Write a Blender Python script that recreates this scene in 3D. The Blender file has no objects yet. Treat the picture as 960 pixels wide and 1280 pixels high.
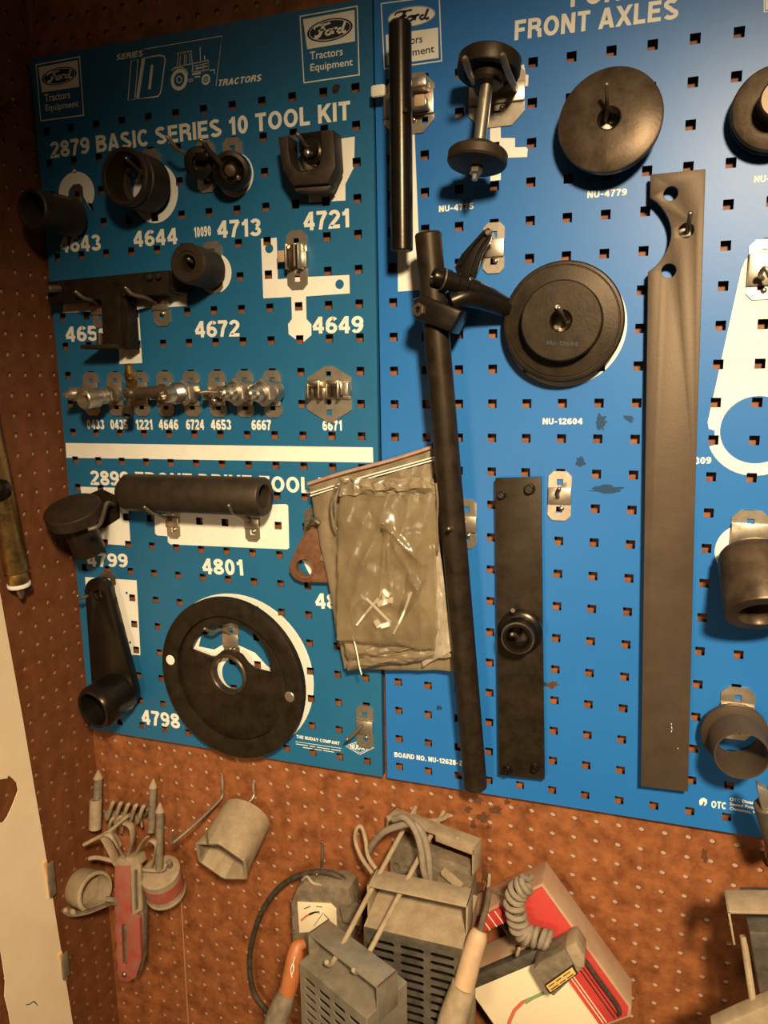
import bpy, bmesh, math, random
from mathutils import Vector, Matrix, noise
random.seed(7)
SC = bpy.context.scene
COL = SC.collection
MM = 0.001
ZB = 1.6                      # height of the board origin above the floor (m)

# ---------------------------------------------------------------- camera
FPX = 921.589
CAM = (300.583, 82.715, 826.205)          # mm: right, down, out of the boards
RC = ((0.949934629, 0.012171274, 0.312211564),
      (0.045109119, 0.983429893, -0.175587053),
      (-0.309175303, 0.180879811, 0.933645075))
cam_data = bpy.data.cameras.new('camera')
cam = bpy.data.objects.new('camera', cam_data)
COL.objects.link(cam)
cam_data.sensor_fit = 'HORIZONTAL'
cam_data.sensor_width = 36.0
cam_data.lens = FPX / 960.0 * 36.0
cam_data.clip_start = 0.01
def w3(v): return Vector((v[0], v[2], -v[1]))
_r, _u, _b = w3(RC[0]), -w3(RC[1]), -w3(RC[2])
cam.matrix_world = Matrix(((_r.x, _u.x, _b.x, CAM[0]*MM), (_r.y, _u.y, _b.y, -CAM[2]*MM),
                           (_r.z, _u.z, _b.z, ZB - CAM[1]*MM), (0, 0, 0, 1)))
SC.camera = cam

# ---------------------------------------------------------------- light
def V(x, y, d): return Vector((x*MM, -d*MM, ZB - y*MM))
world = bpy.data.worlds.new('world'); SC.world = world
world.use_nodes = True
wbg = world.node_tree.nodes['Background']
_wt = world.node_tree          # dim warm workshop: dark floor, paler ceiling
_tc = _wt.nodes.new('ShaderNodeTexCoord'); _sx = _wt.nodes.new('ShaderNodeSeparateXYZ'); _wr = _wt.nodes.new('ShaderNodeValToRGB')
_mr = _wt.nodes.new('ShaderNodeMapRange'); _mr.inputs['From Min'].default_value = -1.0; _mr.inputs['From Max'].default_value = 1.0
_wt.links.new(_tc.outputs['Generated'], _sx.inputs[0]); _wt.links.new(_sx.outputs['Z'], _mr.inputs['Value']); _wt.links.new(_mr.outputs['Result'], _wr.inputs['Fac'])
for _p, _c in ((0.0, (.016,.010,.006,1)), (0.45, (.022,.015,.009,1)), (0.62, (.05,.036,.023,1)), (0.8, (.17,.125,.08,1))):
    _e = _wr.color_ramp.elements.new(_p) if 0 < _p < .8 else _wr.color_ramp.elements[0 if _p == 0 else -1]
    _e.position = _p; _e.color = _c
_wt.links.new(_wr.outputs['Color'], wbg.inputs[0])
wbg.inputs[1].default_value = 1.0
def spot(name, pos, aim, power, size, blend, radius, col):
    ld = bpy.data.lights.new(name, 'SPOT'); ld.energy = power; ld.spot_size = math.radians(size)
    ld.spot_blend = blend; ld.shadow_soft_size = radius; ld.color = col
    o = bpy.data.objects.new(name, ld); COL.objects.link(o); o.location = pos
    o.rotation_euler = (aim - pos).to_track_quat('-Z', 'Y').to_euler()
    return o
spot('workshop_lamp', V(600, -460, 1260), V(215, 590, 0), 212, 72, 1.0, 0.075, (1.0, 0.79, 0.53))
spot('second_lamp', V(-40, 300, 1500), V(0, 820, 0), 34, 62, 1.0, 0.12, (1.0, 0.78, 0.52))  # second spot, aimed at the lower part of the wall
SC.view_settings.view_transform = 'Standard'
SC.view_settings.look = 'None'
SC.view_settings.gamma = 1.0
SC.view_settings.use_curve_mapping = False
SC.view_settings.exposure = 0.0

# ---------------------------------------------------------------- measuring helpers
def mm(px, py, d):
    a, b = (px-480)/FPX, (py-640)/FPX
    r = [a*RC[0][i] + b*RC[1][i] + RC[2][i] for i in range(3)]
    t = (CAM[2]-d)/r[2]
    return (CAM[0]+r[0]*t, CAM[1]+r[1]*t)
def P(px, py, d):
    x, y = mm(px, py, d); return V(x, y, d)
def PX(px, py, x):            # point on the plane x = const (mm)
    a, b = (px-480)/FPX, (py-640)/FPX
    r = [a*RC[0][i] + b*RC[1][i] + RC[2][i] for i in range(3)]
    t = (x-CAM[0])/r[0]
    return V(x, CAM[1]+r[1]*t, CAM[2]-r[2]*t)
class Plane:                  # tilted plane through O with axes u, v: pixel -> (a, b) mm along u and v
    def __init__(s, O, u, v): s.O, s.u, s.v = O, u.normalized(), v.normalized(); s.n = s.u.cross(s.v)
    def __call__(s, px, py):
        c = V(CAM[0], CAM[1], CAM[2]); r = P(px, py, 0) - c
        q = c + r*((s.O-c).dot(s.n)/r.dot(s.n)) - s.O
        return (q.dot(s.u)/MM, q.dot(s.v)/MM)
def sc(px, py, d):            # mm per pixel there
    a, b = (px-480)/FPX, (py-640)/FPX
    rz = a*RC[0][2] + b*RC[1][2] + RC[2][2]
    return (CAM[2]-d)/rz/FPX
N = Vector((0, -1, 0))

# ---------------------------------------------------------------- mesh builder
class B:
    def __init__(s): s.bm = bmesh.new(); s.mi = 0; s.flat = False
    def _f(s, vs):
        try:
            f = s.bm.faces.new(vs); f.material_index = s.mi; f.smooth = not s.flat; return f
        except ValueError: return None
    def box(s, c, hx, hy, hz, bevel=0.0, seg=2):
        c = Vector(c); vs = []
        for i in (-1, 1):
            for j in (-1, 1):
                for k in (-1, 1): vs.append(s.bm.verts.new(c + hx*i + hy*j + hz*k))
        fs = [s._f([vs[q] for q in f]) for f in ((0,1,3,2),(4,6,7,5),(0,4,5,1),(2,3,7,6),(0,2,6,4),(1,5,7,3))]
        if bevel:
            es = set(e for f in fs for e in f.edges)
            bmesh.ops.bevel(s.bm, geom=list(es), offset=bevel*MM, segments=seg, affect='EDGES', profile=0.5)
        return s
    def bx(s, x0, x1, y0, y1, d0, d1, bevel=0.0):     # axis-aligned box in board mm
        c = V((x0+x1)/2, (y0+y1)/2, (d0+d1)/2)
        return s.box(c, Vector((abs(x1-x0)/2*MM,0,0)), Vector((0,abs(d1-d0)/2*MM,0)), Vector((0,0,abs(y1-y0)/2*MM)), bevel)
    def lathe(s, o, axis, prof, seg=40, closed=False, ref=None):
        axis = Vector(axis).normalized()
        ref = ref or (Vector((0,0,1)) if abs(axis.z) < .9 else Vector((1,0,0)))
        u = (ref - axis*ref.dot(axis)).normalized(); v = axis.cross(u)
        rings = []
        for r, h in prof:
            c = Vector(o) + axis*h*MM
            if r <= 1e-6: rings.append([s.bm.verts.new(c)])
            else: rings.append([s.bm.verts.new(c + (u*math.cos(2*math.pi*k/seg) + v*math.sin(2*math.pi*k/seg))*r*MM) for k in range(seg)])
        pairs = list(zip(rings, rings[1:])) + ([(rings[-1], rings[0])] if closed else [])
        for A, Bq in pairs:
            for k in range(seg):
                k2 = (k+1) % seg
                if len(A) == 1 and len(Bq) == 1: continue
                if len(A) == 1: s._f([A[0], Bq[k2], Bq[k]])
                elif len(Bq) == 1: s._f([A[k], A[k2], Bq[0]])
                else: s._f([A[k], A[k2], Bq[k2], Bq[k]])
        return s
    def cyl(s, p0, p1, r0, r1=None, seg=24, ch=0.0):
        r1 = r0 if r1 is None else r1
        p0, p1 = Vector(p0), Vector(p1); L = (p1-p0).length/MM
        pr = [(0,0),(r0-ch,0),(r0,ch),(r1,L-ch),(r1-ch,L),(0,L)] if ch else [(0,0),(r0,0),(r1,L),(0,L)]
        return s.lathe(p0, p1-p0, pr, seg)
    def pipe(s, p0, p1, ro, ri, seg=48, ch=1.0, ro1=None, ri1=None):   # hollow tube p0 (back) to p1 (front)
        p0, p1 = Vector(p0), Vector(p1); L = (p1-p0).length/MM
        a = ro if ro1 is None else ro1; b = ri if ri1 is None else ri1
        return s.lathe(p0, p1-p0, [(ri,0),(ro-ch,0),(ro,ch),(a,L-ch),(a-ch,L),(b+ch*.6,L),(b,L-ch)], seg, closed=True)
    def sph(s, c, r, seg=16, sx=1, axis=(0,0,1)):
        n = 8; pr = [(r*math.sin(math.pi*i/n), -r*sx*math.cos(math.pi*i/n)) for i in range(n+1)]
        pr[0] = (0, pr[0][1]); pr[-1] = (0, pr[-1][1])
        return s.lathe(c, axis, pr, seg)
    def tube(s, pts, r, seg=10, n=6, cyclic=False, flat=1.0, caps=True, rs=None):
        pts = [Vector(p) for p in pts]
        if n > 1 and len(pts) > 2:
            q = []; m = len(pts)
            rng = range(m if cyclic else m-1); rr = []
            for i in rng:
                if cyclic: a, b, c, d = pts[i-1], pts[i], pts[(i+1)%m], pts[(i+2)%m]
                else:
                    b, c = pts[i], pts[i+1]
                    a = pts[i-1] if i else b*2-c; d = pts[i+2] if i+2 < m else c*2-b
                for k in range(n):
                    t = k/n
                    q.append(0.5*((2*b)+(c-a)*t+(2*a-5*b+4*c-d)*t*t+(3*b-a-3*c+d)*t**3))
                    if rs: rr.append(rs[i]*(1-t)+rs[i+1]*t)
            if not cyclic:
                q.append(pts[-1])
                if rs: rr.append(rs[-1])
            pts = q; rs = rr if rs else None
        m = len(pts); rings = []; up = None
        for i in range(m):
            if cyclic: t = (pts[(i+1)%m]-pts[i-1]).normalized()
            else: t = (pts[min(i+1,m-1)]-pts[max(i-1,0)]).normalized()
            if up is None:
                up = Vector((0,0,1)) if abs(t.z) < .9 else Vector((1,0,0))
            up = (up - t*up.dot(t))
            up = up.normalized() if up.length > 1e-6 else t.orthogonal().normalized()
            sd = t.cross(up); R_ = (rs[i] if rs else r)*MM
            rings.append([s.bm.verts.new(pts[i] + (up*math.cos(2*math.pi*k/seg)*flat + sd*math.sin(2*math.pi*k/seg))*R_) for k in range(seg)])
        prs = list(zip(rings, rings[1:])) + ([(rings[-1], rings[0])] if cyclic else [])
        for A, Bq in prs:
            for k in range(seg): s._f([A[k], A[(k+1)%seg], Bq[(k+1)%seg], Bq[k]])
        if caps and not cyclic:
            s._f(rings[0][::-1]); s._f(rings[-1])
        return s
    def fill(s, loops, O, u, v, thick=0.0, bevel=0.0):
        """flat plate: 2-D loops (mm) in the frame O,u,v; front face at O, body goes back by thick"""
        cu = bpy.data.curves.new('c', 'CURVE'); cu.dimensions = '2D'; cu.fill_mode = 'BOTH'
        for lp in loops:
            sp = cu.splines.new('POLY'); sp.points.add(len(lp)-1); sp.use_cyclic_u = True
            for pt, (a, b) in zip(sp.points, lp): pt.co = (a*MM, b*MM, 0, 1)
        cu.extrude = max(thick/2-bevel, 0)*MM
        if bevel: cu.bevel_depth = bevel*MM; cu.bevel_resolution = 1; cu.offset = -bevel*MM
        ob = bpy.data.objects.new('c', cu); me = bpy.data.meshes.new_from_object(ob)
        n = Vector(u).cross(Vector(v)); O = Vector(O) - n*thick/2*MM
        t = bmesh.new(); t.from_mesh(me)
        bmesh.ops.remove_doubles(t, verts=t.verts, dist=1e-6)
        mp = {}
        for w in t.verts: mp[w] = s.bm.verts.new(O + u*w.co.x + v*w.co.y + n*w.co.z)
        for f in t.faces:
            g = s._f([mp[w] for w in f.verts])
            if g and bevel == 0: g.smooth = False
            elif g: g.smooth = len(f.verts) > 4 and False
        t.free()
        bpy.data.objects.remove(ob); bpy.data.curves.remove(cu); bpy.data.meshes.remove(me)
        return s
    def plate(s, loops, d, thick, bevel=0.0):          # loops already in board mm (x, y-down)
        return s.fill([[(x, -y) for x, y in lp] for lp in loops], V(0,0,d), Vector((1,0,0)), Vector((0,0,1)), thick, bevel)
    def px(s, loops, d, thick, bevel=0.0, circ=()):    # loops in photo pixels lying at depth d; circ = mm circles
        L = [[mm(a, b, d) for a, b in lp] for lp in loops]
        return s.plate(L + [circle(*c) for c in circ], d, thick, bevel)
def circle(x, y, r, n=40, a0=0.0, ry=None):
    return [(x + r*math.cos(a0+2*math.pi*k/n), y + (ry or r)*math.sin(a0+2*math.pi*k/n)) for k in range(n)]
def arc(x, y, r, a0, a1, n=12):
    return [(x + r*math.cos(math.radians(a0+(a1-a0)*k/n)), y + r*math.sin(math.radians(a0+(a1-a0)*k/n))) for k in range(n+1)]

ORG = {}
def obj(name, b, mats, parent=None, label=None, loc=None, sharp=32):
    me = bpy.data.meshes.new(name)
    bmesh.ops.recalc_face_normals(b.bm, faces=b.bm.faces)
    if parent is not None: base = ORG[parent.name]
    else:
        base = Vector((0,0,0))
        if loc is not None: base = Vector(loc)
        elif b.bm.verts:
            base = sum((v.co for v in b.bm.verts), Vector())/len(b.bm.verts)
    for v in b.bm.verts: v.co -= base
    b.bm.to_mesh(me); b.bm.free()
    me.set_sharp_from_angle(angle=math.radians(sharp))
    for m in (mats if isinstance(mats, (list, tuple)) else [mats]): me.materials.append(m)
    o = bpy.data.objects.new(name, me); COL.objects.link(o)
    if parent is not None: o.parent = parent
    else: o.location = base
    ORG[o.name] = base
    if label: o['label'] = label
    return o
def thing(name, label, cat, loc, group=None):
    o = bpy.data.objects.new(name, None); COL.objects.link(o); o.location = loc; o.empty_display_size = .02
    ORG[o.name] = Vector(loc); o['label'] = label; o['category'] = cat
    if group: o['group'] = group
    return o
def tag(o, label, cat, group=None):
    o['label'] = label; o['category'] = cat
    if group: o['group'] = group
    return o

# ---------------------------------------------------------------- materials
def mat(name, col, rough=.5, metal=0.0, col2=None, nscale=60, spec=.5, bump=0.0, bscale=300, lo=.35, hi=.7, trans=None, detail=6, rvar=0.0, coat=0.0):
    m = bpy.data.materials.new(name); m.use_nodes = True
    nt = m.node_tree; bs = nt.nodes['Principled BSDF']
    bs.inputs['Base Color'].default_value = (*col, 1); bs.inputs['Roughness'].default_value = rough
    bs.inputs['Metallic'].default_value = metal; bs.inputs['Specular IOR Level'].default_value = spec
    if max(col) < .08: bs.inputs['Specular Tint'].default_value = (1.0, .80, .58, 1)
    if coat: bs.inputs['Coat Weight'].default_value = coat; bs.inputs['Coat Roughness'].default_value = .2
    tc = nt.nodes.new('ShaderNodeTexCoord')
    if col2 is not None:
        nz = nt.nodes.new('ShaderNodeTexNoise'); nz.inputs['Scale'].default_value = nscale; nz.inputs['Detail'].default_value = detail
        nz.inputs['Roughness'].default_value = .65
        nt.links.new(tc.outputs['Object'], nz.inputs['Vector'])
        cr = nt.nodes.new('ShaderNodeValToRGB'); cr.color_ramp.elements[0].position = lo; cr.color_ramp.elements[1].position = hi
        cr.color_ramp.elements[0].color = (*col, 1); cr.color_ramp.elements[1].color = (*col2, 1)
        nt.links.new(nz.outputs['Fac'], cr.inputs['Fac']); nt.links.new(cr.outputs['Color'], bs.inputs['Base Color'])
        if rvar:
            mr = nt.nodes.new('ShaderNodeMapRange'); mr.inputs['To Min'].default_value = rough-rvar; mr.inputs['To Max'].default_value = rough+rvar
            nt.links.new(nz.outputs['Fac'], mr.inputs['Value']); nt.links.new(mr.outputs['Result'], bs.inputs['Roughness'])
    if bump:
        n2 = nt.nodes.new('ShaderNodeTexNoise'); n2.inputs['Scale'].default_value = bscale; n2.inputs['Detail'].default_value = 5
        nt.links.new(tc.outputs['Object'], n2.inputs['Vector'])
        bp = nt.nodes.new('ShaderNodeBump'); bp.inputs['Strength'].default_value = bump; bp.inputs['Distance'].default_value = .001
        nt.links.new(n2.outputs['Fac'], bp.inputs['Height']); nt.links.new(bp.outputs['Normal'], bs.inputs['Normal'])
    if trans is not None:
        tr = nt.nodes.new('ShaderNodeBsdfTransparent'); mx = nt.nodes.new('ShaderNodeMixShader'); mx.inputs[0].default_value = trans
        out = nt.nodes['Material Output']
        nt.links.new(bs.outputs[0], mx.inputs[1]); nt.links.new(tr.outputs[0], mx.inputs[2]); nt.links.new(mx.outputs[0], out.inputs['Surface'])
    return m
M = {}
M['peg'] = mat('brown_hardboard', (.125,.036,.010), .55, 0, (.36,.124,.038), 42, .35, .25, 500, .3, .75)
M['pegL'] = mat('shaded_hardboard', (.125,.040,.012), .6, 0, (.20,.066,.021), 40, .3, .2, 500)  # same hardboard as the back wall; the left wall's weaker light put into its colour
M['backing'] = mat('pale_backing', (.38,.26,.18), .8)
M['torn'] = mat('torn_hardboard', (.07,.024,.010), .8, 0, (.12,.045,.018), 200)
M['blueL'] = mat('teal_blue_paint', (.012,.106,.215), .42, .0, (.014,.121,.235), 9, .45, .05, 150)
M['blueR'] = mat('blue_paint', (.014,.130,.385), .40, .0, (.016,.145,.41), 7, .45, .05, 150)
M['smudge'] = mat('grease_smudge', (.012,.045,.09), .6, 0, trans=.62)
M['stain'] = mat('brown_stain', (.07,.03,.015), .7)
M['cream'] = mat('cream_print', (.84,.79,.65), .5, 0, (.77,.71,.57), 30, .3)
M['ink'] = mat('dark_ink', (.012,.022,.035), .5)
M['black'] = mat('black_oxide_steel', (.011,.0075,.004), .44, .1, (.028,.019,.011), 55, .32, .12, 350, .35, .75, rvar=.08)
M['blackg'] = mat('gloss_black_paint', (.005,.004,.003), .27, 0, (.009,.007,.005), 40, .42, .05, 200)
M['bronze'] = mat('brown_worn_steel', (.040,.027,.016), .38, .35, (.12,.082,.050), 30, .45, .1, 300, .4, .8, rvar=.1)
M['barsteel'] = mat('plain_dark_steel_bar', (.060,.042,.027), .5, .2, (.085,.060,.040), 26, .45, .1, 350, .35, .8, rvar=.06)
M['rubber'] = mat('dark_brown_parkerized', (.020,.0135,.008), .5, .1, (.036,.025,.016), 60, .4, .1, 400)
M['zinc'] = mat('zinc_plate', (.62,.53,.40), .33, .85, (.42,.33,.22), 90, .5, .06, 300, .4, .8)
M['zincd'] = mat('dull_zinc_wire', (.32,.25,.17), .4, .8, (.20,.15,.09), 80, .5)
M['chrome'] = mat('bright_steel', (.62,.54,.42), .30, .95, (.5,.42,.3), 100, .5)
M['brass'] = mat('brass', (.46,.27,.09), .36, .9, (.10,.06,.025), 45, .5, .05, 200, .4, .7)
M['rust'] = mat('rusty_brown_steel', (.11,.048,.022), .7, .1, (.19,.085,.038), 120, .3, .4, 600)
M['dust'] = mat('dusty_grey_paint', (.26,.19,.112), .75, 0, (.37,.28,.17), 60, .2, .2, 400)
M['dust2'] = mat('dusty_dark_metal', (.12,.09,.056), .7, .1, (.235,.18,.115), 70, .3, .2, 400)
M['sheet'] = mat('bare_grey_sheet_metal', (.26,.22,.15), .34, .55, (.42,.35,.25), 35, .5, .1, 300, rvar=.08)
M['sheetd'] = mat('dark_grey_sheet_metal', (.075,.065,.048), .5, .4, (.17,.14,.10), 50, .4, .1, 300)
M['void'] = mat('dark_inside', (.008,.006,.005), .8)
M['wire'] = mat('cable_rubber', (.03,.024,.018), .6, 0, (.075,.058,.04), 90, .3)
M['cable'] = mat('dusty_cable', (.20,.155,.105), .75, 0, (.28,.22,.15), 90, .2)
M['red'] = mat('red_enamel', (.50,.045,.035), .42, 0, (.42,.05,.036), 50, .45)
M['redd'] = mat('dusty_red_plastic', (.33,.055,.035), .6, 0, (.27,.12,.08), 45, .3, .1, 300, .35, .7)
M['reds'] = mat('dust_over_red', (.40,.27,.165), .75, 0, (.37,.15,.09), 22, .2, .1, 300, .45, .85)
M['panel'] = mat('cream_instrument_panel', (.72,.60,.38), .5)
M['yellow'] = mat('amber_label', (.72,.42,.10), .5)
M['orange'] = mat('orange_handle', (.40,.13,.035), .5, 0, (.30,.09,.025), 50)
M['tan'] = mat('tan_handle', (.50,.33,.18), .6, 0, (.40,.26,.14), 60)
M['paper'] = mat('yellowed_white_sheet', (.88,.70,.45), .65, 0, (.80,.61,.37), 16, .25, .05, 80, .4, .8)
M['tape'] = mat('masking_tape', (.76,.60,.42), .6)
M['wood'] = mat('pale_wood', (.62,.38,.16), .6)
M['bagback'] = mat('crumpled_poly_bag', (.15,.11,.06), .28, 0, (.27,.205,.12), 28, .6, .35, 90, .3, .75)
M['film'] = mat('cloudy_poly_film', (.31,.23,.125), .24, 0, (.19,.14,.07), 22, .7, .12, 70, trans=.5)
M['white'] = mat('ivory_plastic', (.85,.78,.60), .4)
M['seam'] = mat('hardboard_seam', (.40,.19,.085), .7)
M['foil'] = mat('shiny_poly_bag', (.50,.42,.30), .24, .15, (.26,.20,.12), 40, .7, .4, 110)
M['lipred'] = mat('reddish_plastic_lip', (.34,.15,.095), .4, 0, (.40,.28,.18), 60)
M['green'] = mat('green_ink', (.22,.30,.13), .5)
M['redink'] = mat('red_ink', (.55,.13,.07), .5)
# ---------------------------------------------------------------- setting: two perforated hardboard walls
def pegwall(name, O, u, v, n, us, vs, sp, skip, m, umax, vmax, umin, vmin, extra=None):
    """perforated board: holes at us x vs (mm in frame), every cell sp wide; solid backing behind"""
    b = B(); bm = b.bm; bv = {}
    def vert(x, y, z):
        k = (round(x,2), round(y,2), z)
        if k not in bv: bv[k] = bm.verts.new(O + u*x*MM + v*y*MM + n*z*MM)
        return bv[k]
    h = sp/2; NSEG = 16; r = 3.5
    for x in us:
        for y in vs:
            if skip(x, y):
                b._f([vert(x-h,y-h,0), vert(x+h,y-h,0), vert(x+h,y+h,0), vert(x-h,y+h,0)]); continue
            per, ring, back = [], [], []
            for k in range(NSEG):
                a = 2*math.pi*k/NSEG; c, s_ = math.cos(a), math.sin(a); q = h/max(abs(c), abs(s_))
                per.append(vert(x+c*q, y+s_*q, 0)); ring.append(vert(x+c*r, y+s_*r, 0)); back.append(vert(x+c*r, y+s_*r, -2.8))
            for k in range(NSEG):
                k2 = (k+1) % NSEG
                b._f([per[k], per[k2], ring[k2], ring[k]]); b._f([ring[k], ring[k2], back[k2], back[k]])
    for f in bm.faces: f.smooth = False
    b.mi = 1; b.flat = True
    c = O + u*(umin+umax)/2*MM + v*(vmin+vmax)/2*MM - n*4.8*MM
    b.box(c, u*(umax-umin)/2*MM, v*(vmax-vmin)/2*MM, n*2*MM)
    if extra: extra(b)
    o = obj(name, b, m); o['kind'] = 'structure'
    return o
X_, Z_ = Vector((1,0,0)), Vector((0,0,1))
WD = -12.0
sp = 25.54
xs = [5.35 + sp*k for k in range(-17, 24)]
ys = [-2.64 + sp*k for k in range(-18, 47)]
def blotch(b, px, py, rx, ry, d, seed, n=22):
    rnd = random.Random(seed)
    lp = []
    for k in range(n):
        a = 2*math.pi*k/n; q = .55 + .6*rnd.random()
        lp.append((px + rx*q*math.cos(a), py + ry*q*math.sin(a)))
    b.px([lp], d, .1)
def wall_marks(b):
    b.mi = 2
    for i, (x, y, rx, ry) in enumerate([(598,1000,7,5),(620,1012,9,6),(585,1012,6,5),(604,1022,10,7),(592,1031,4,8),(634,1003,5,4),(611,1034,4,3),(881,1071,4.5,11),(606,1090,5,16),(600,1112,7,14),(612,1230,10,6),(626,1222,7,5),(452,1009,4,3)]):
        blotch(b, x, y, rx, ry, WD+.25, 40+i)
pegwall('wall_back', V(0,0,WD), X_, -Z_, -Vector((0,1,0)), xs, ys, sp,
        lambda x, y: (-405 < x < 560 and -285 < y < 560), [M['peg'], M['backing'], M['torn']],
        xs[-1]+12, ys[-1]+12, -446, ys[0]-12, wall_marks)
zs = [-0.2 + 25.45*k for k in range(0, 13)]
yl = [176.7 + 25.45*k for k in range(-26, 38)]
# left wall: u runs out of the back wall towards the room, v down, normal +X
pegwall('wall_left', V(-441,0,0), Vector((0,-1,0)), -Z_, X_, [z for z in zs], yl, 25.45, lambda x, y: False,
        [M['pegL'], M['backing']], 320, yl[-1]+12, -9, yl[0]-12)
b = B(); b.tube([P(225,1096,WD+.2), P(229,1170,WD+.2), P(236,1290,WD+.2)], .9, 6, 4); o = obj('trim_1', b, M['seam']); o['kind'] = 'structure'

# ---------------------------------------------------------------- two steel tool boards with square holes
HS = 9.6
ROWS = [38.1*j for j in range(-6, 16)]
LCOL = [38.1*i for i in range(-11, 1)]
RCOL = [41.5 + 38.1*i for i in range(0, 14)]
ARot = -0.00468
def rrot(x, y, inv=False):            # the right board hangs a hair out of square
    a = -ARot if inv else ARot
    dx, dy = x-117.7, y-114
    return (117.7 + dx*math.cos(a) - dy*math.sin(a), 114 + dx*math.sin(a) + dy*math.cos(a))
def tool_board(name, x0, x1, y0, y1, cols, rows, mats, label, rot=False):
    b = B(); bm = b.bm; h = HS/2
    gx = sorted([x0, x1] + [c+s*h for c in cols for s in (-1,1)])
    gy = sorted([y0, y1] + [c+s*h for c in rows for s in (-1,1)])
    hole = lambda x, y: any(abs(x-c) < h-.1 for c in cols) and any(abs(y-c) < h-.1 for c in rows)
    T = (lambda x, y: rrot(x, y)) if rot else (lambda x, y: (x, y))
    g = {}
    def vt(i, j, z):
        if (i,j,z) not in g:
            x, y = T(gx[i], gy[j]); g[(i,j,z)] = bm.verts.new(V(x, y, z))
        return g[(i,j,z)]
    t = -1.3; cells = set()
    for i in range(len(gx)-1):
        for j in range(len(gy)-1):
            if not hole((gx[i]+gx[i+1])/2, (gy[j]+gy[j+1])/2): cells.add((i,j))
    for (i,j) in cells:
        b._f([vt(i,j,0), vt(i,j+1,0), vt(i+1,j+1,0), vt(i+1,j,0)])
        b._f([vt(i,j,t), vt(i+1,j,t), vt(i+1,j+1,t), vt(i,j+1,t)])
        for (di,dj,a,c) in ((-1,0,(i,j),(i,j+1)),(1,0,(i+1,j+1),(i+1,j)),(0,-1,(i+1,j),(i,j)),(0,1,(i,j+1),(i+1,j+1))):
            if (i+di,j+dj) not in cells: b._f([vt(*a,0), vt(*a,t), vt(*c,t), vt(*c,0)])
    for f in bm.faces: f.smooth = False
    b.flat = True
    def fl(xa, ya, xb, yb):            # folded return edge
        pa, pb = T(xa, ya), T(xb, yb); c = (V(*pa,-6)+V(*pb,-6))/2
        d = (V(*pb,0)-V(*pa,0)); s_ = Vector((0,1,0)).cross(d.normalized())
        b.box(c, d/2, s_*.0008, Vector((0,.0058,0)), .7)
    e = .7
    fl(x0+e,y0,x0+e,y1); fl(x1-e,y0,x1-e,y1); fl(x0,y0+e,x1,y0+e); fl(x0,y1-e,x1,y1-e)
    o = obj(name, b, mats, None, loc=V((x0+x1)/2, y1, 0))
    tag(o, label, 'tool board'); return o
boardL = tool_board('tool_board', -434.5, 20.5, -315, 590.5, LCOL, ROWS, M['blueL'],
    'teal blue steel tool board with square holes headed BASIC SERIES 10 TOOL KIT')
boardR = tool_board('tool_board', 24.6, 590, -345, 590, RCOL, ROWS, M['blueR'],
    'bright blue steel tool board with square holes headed FRONT AXLES', True)
boardL['group'] = boardR['group'] = 'blue steel tool boards'

PR = 0.12                       # print lies a hair above the paint
def clip_holes(b, cols, rows, rot):
    bm = b.bm; h = HS/2+.1
    back = (lambda x, y: rrot(x, y, True)) if rot else (lambda x, y: (x, y))
    xy = [back(v.co.x/MM, (ZB-v.co.z)/MM) for v in bm.verts]
    if not xy: return
    x0, x1 = min(p[0] for p in xy), max(p[0] for p in xy); y0, y1 = min(p[1] for p in xy), max(p[1] for p in xy)
    ca, sa = (math.cos(ARot), math.sin(ARot)) if rot else (1, 0)
    def W(x, y): 
        p = rrot(x, y) if rot else (x, y); return V(p[0], p[1], 0)
    for c in cols:
        if x0-h < c < x1+h:
            for s in (-h, h):
                bmesh.ops.bisect_plane(bm, geom=bm.verts[:]+bm.edges[:]+bm.faces[:], plane_co=W(c+s, 0), plane_no=Vector((ca,0,-sa)), dist=1e-7)
    for c in rows:
        if y0-h < c < y1+h:
            for s in (-h, h):
                bmesh.ops.bisect_plane(bm, geom=bm.verts[:]+bm.edges[:]+bm.faces[:], plane_co=W(0, c+s), plane_no=Vector((sa,0,ca)), dist=1e-7)
    kill = []
    for f in bm.faces:
        c = f.calc_center_median(); x, y = back(c.x/MM, (ZB-c.z)/MM)
        if any(abs(x-q) < h for q in cols) and any(abs(y-q) < h for q in rows): kill.append(f)
    bmesh.ops.delete(bm, geom=kill, context='FACES')
def is_r(board): return board is boardR
def silhouette(board, loops, circ=(), name='silhouette', m='cream', d=PR, par=None):
    b = B(); b.px(loops, d, .06, 0, circ)
    # keep only the front sheet
    bmesh.ops.delete(b.bm, geom=[f for f in b.bm.faces if abs(f.calc_center_median().y - (-d*MM)) > 1e-5], context='FACES')
    clip_holes(b, RCOL if is_r(board) else LCOL, ROWS, is_r(board))
    return obj(name, b, M[m], par or board)
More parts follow.
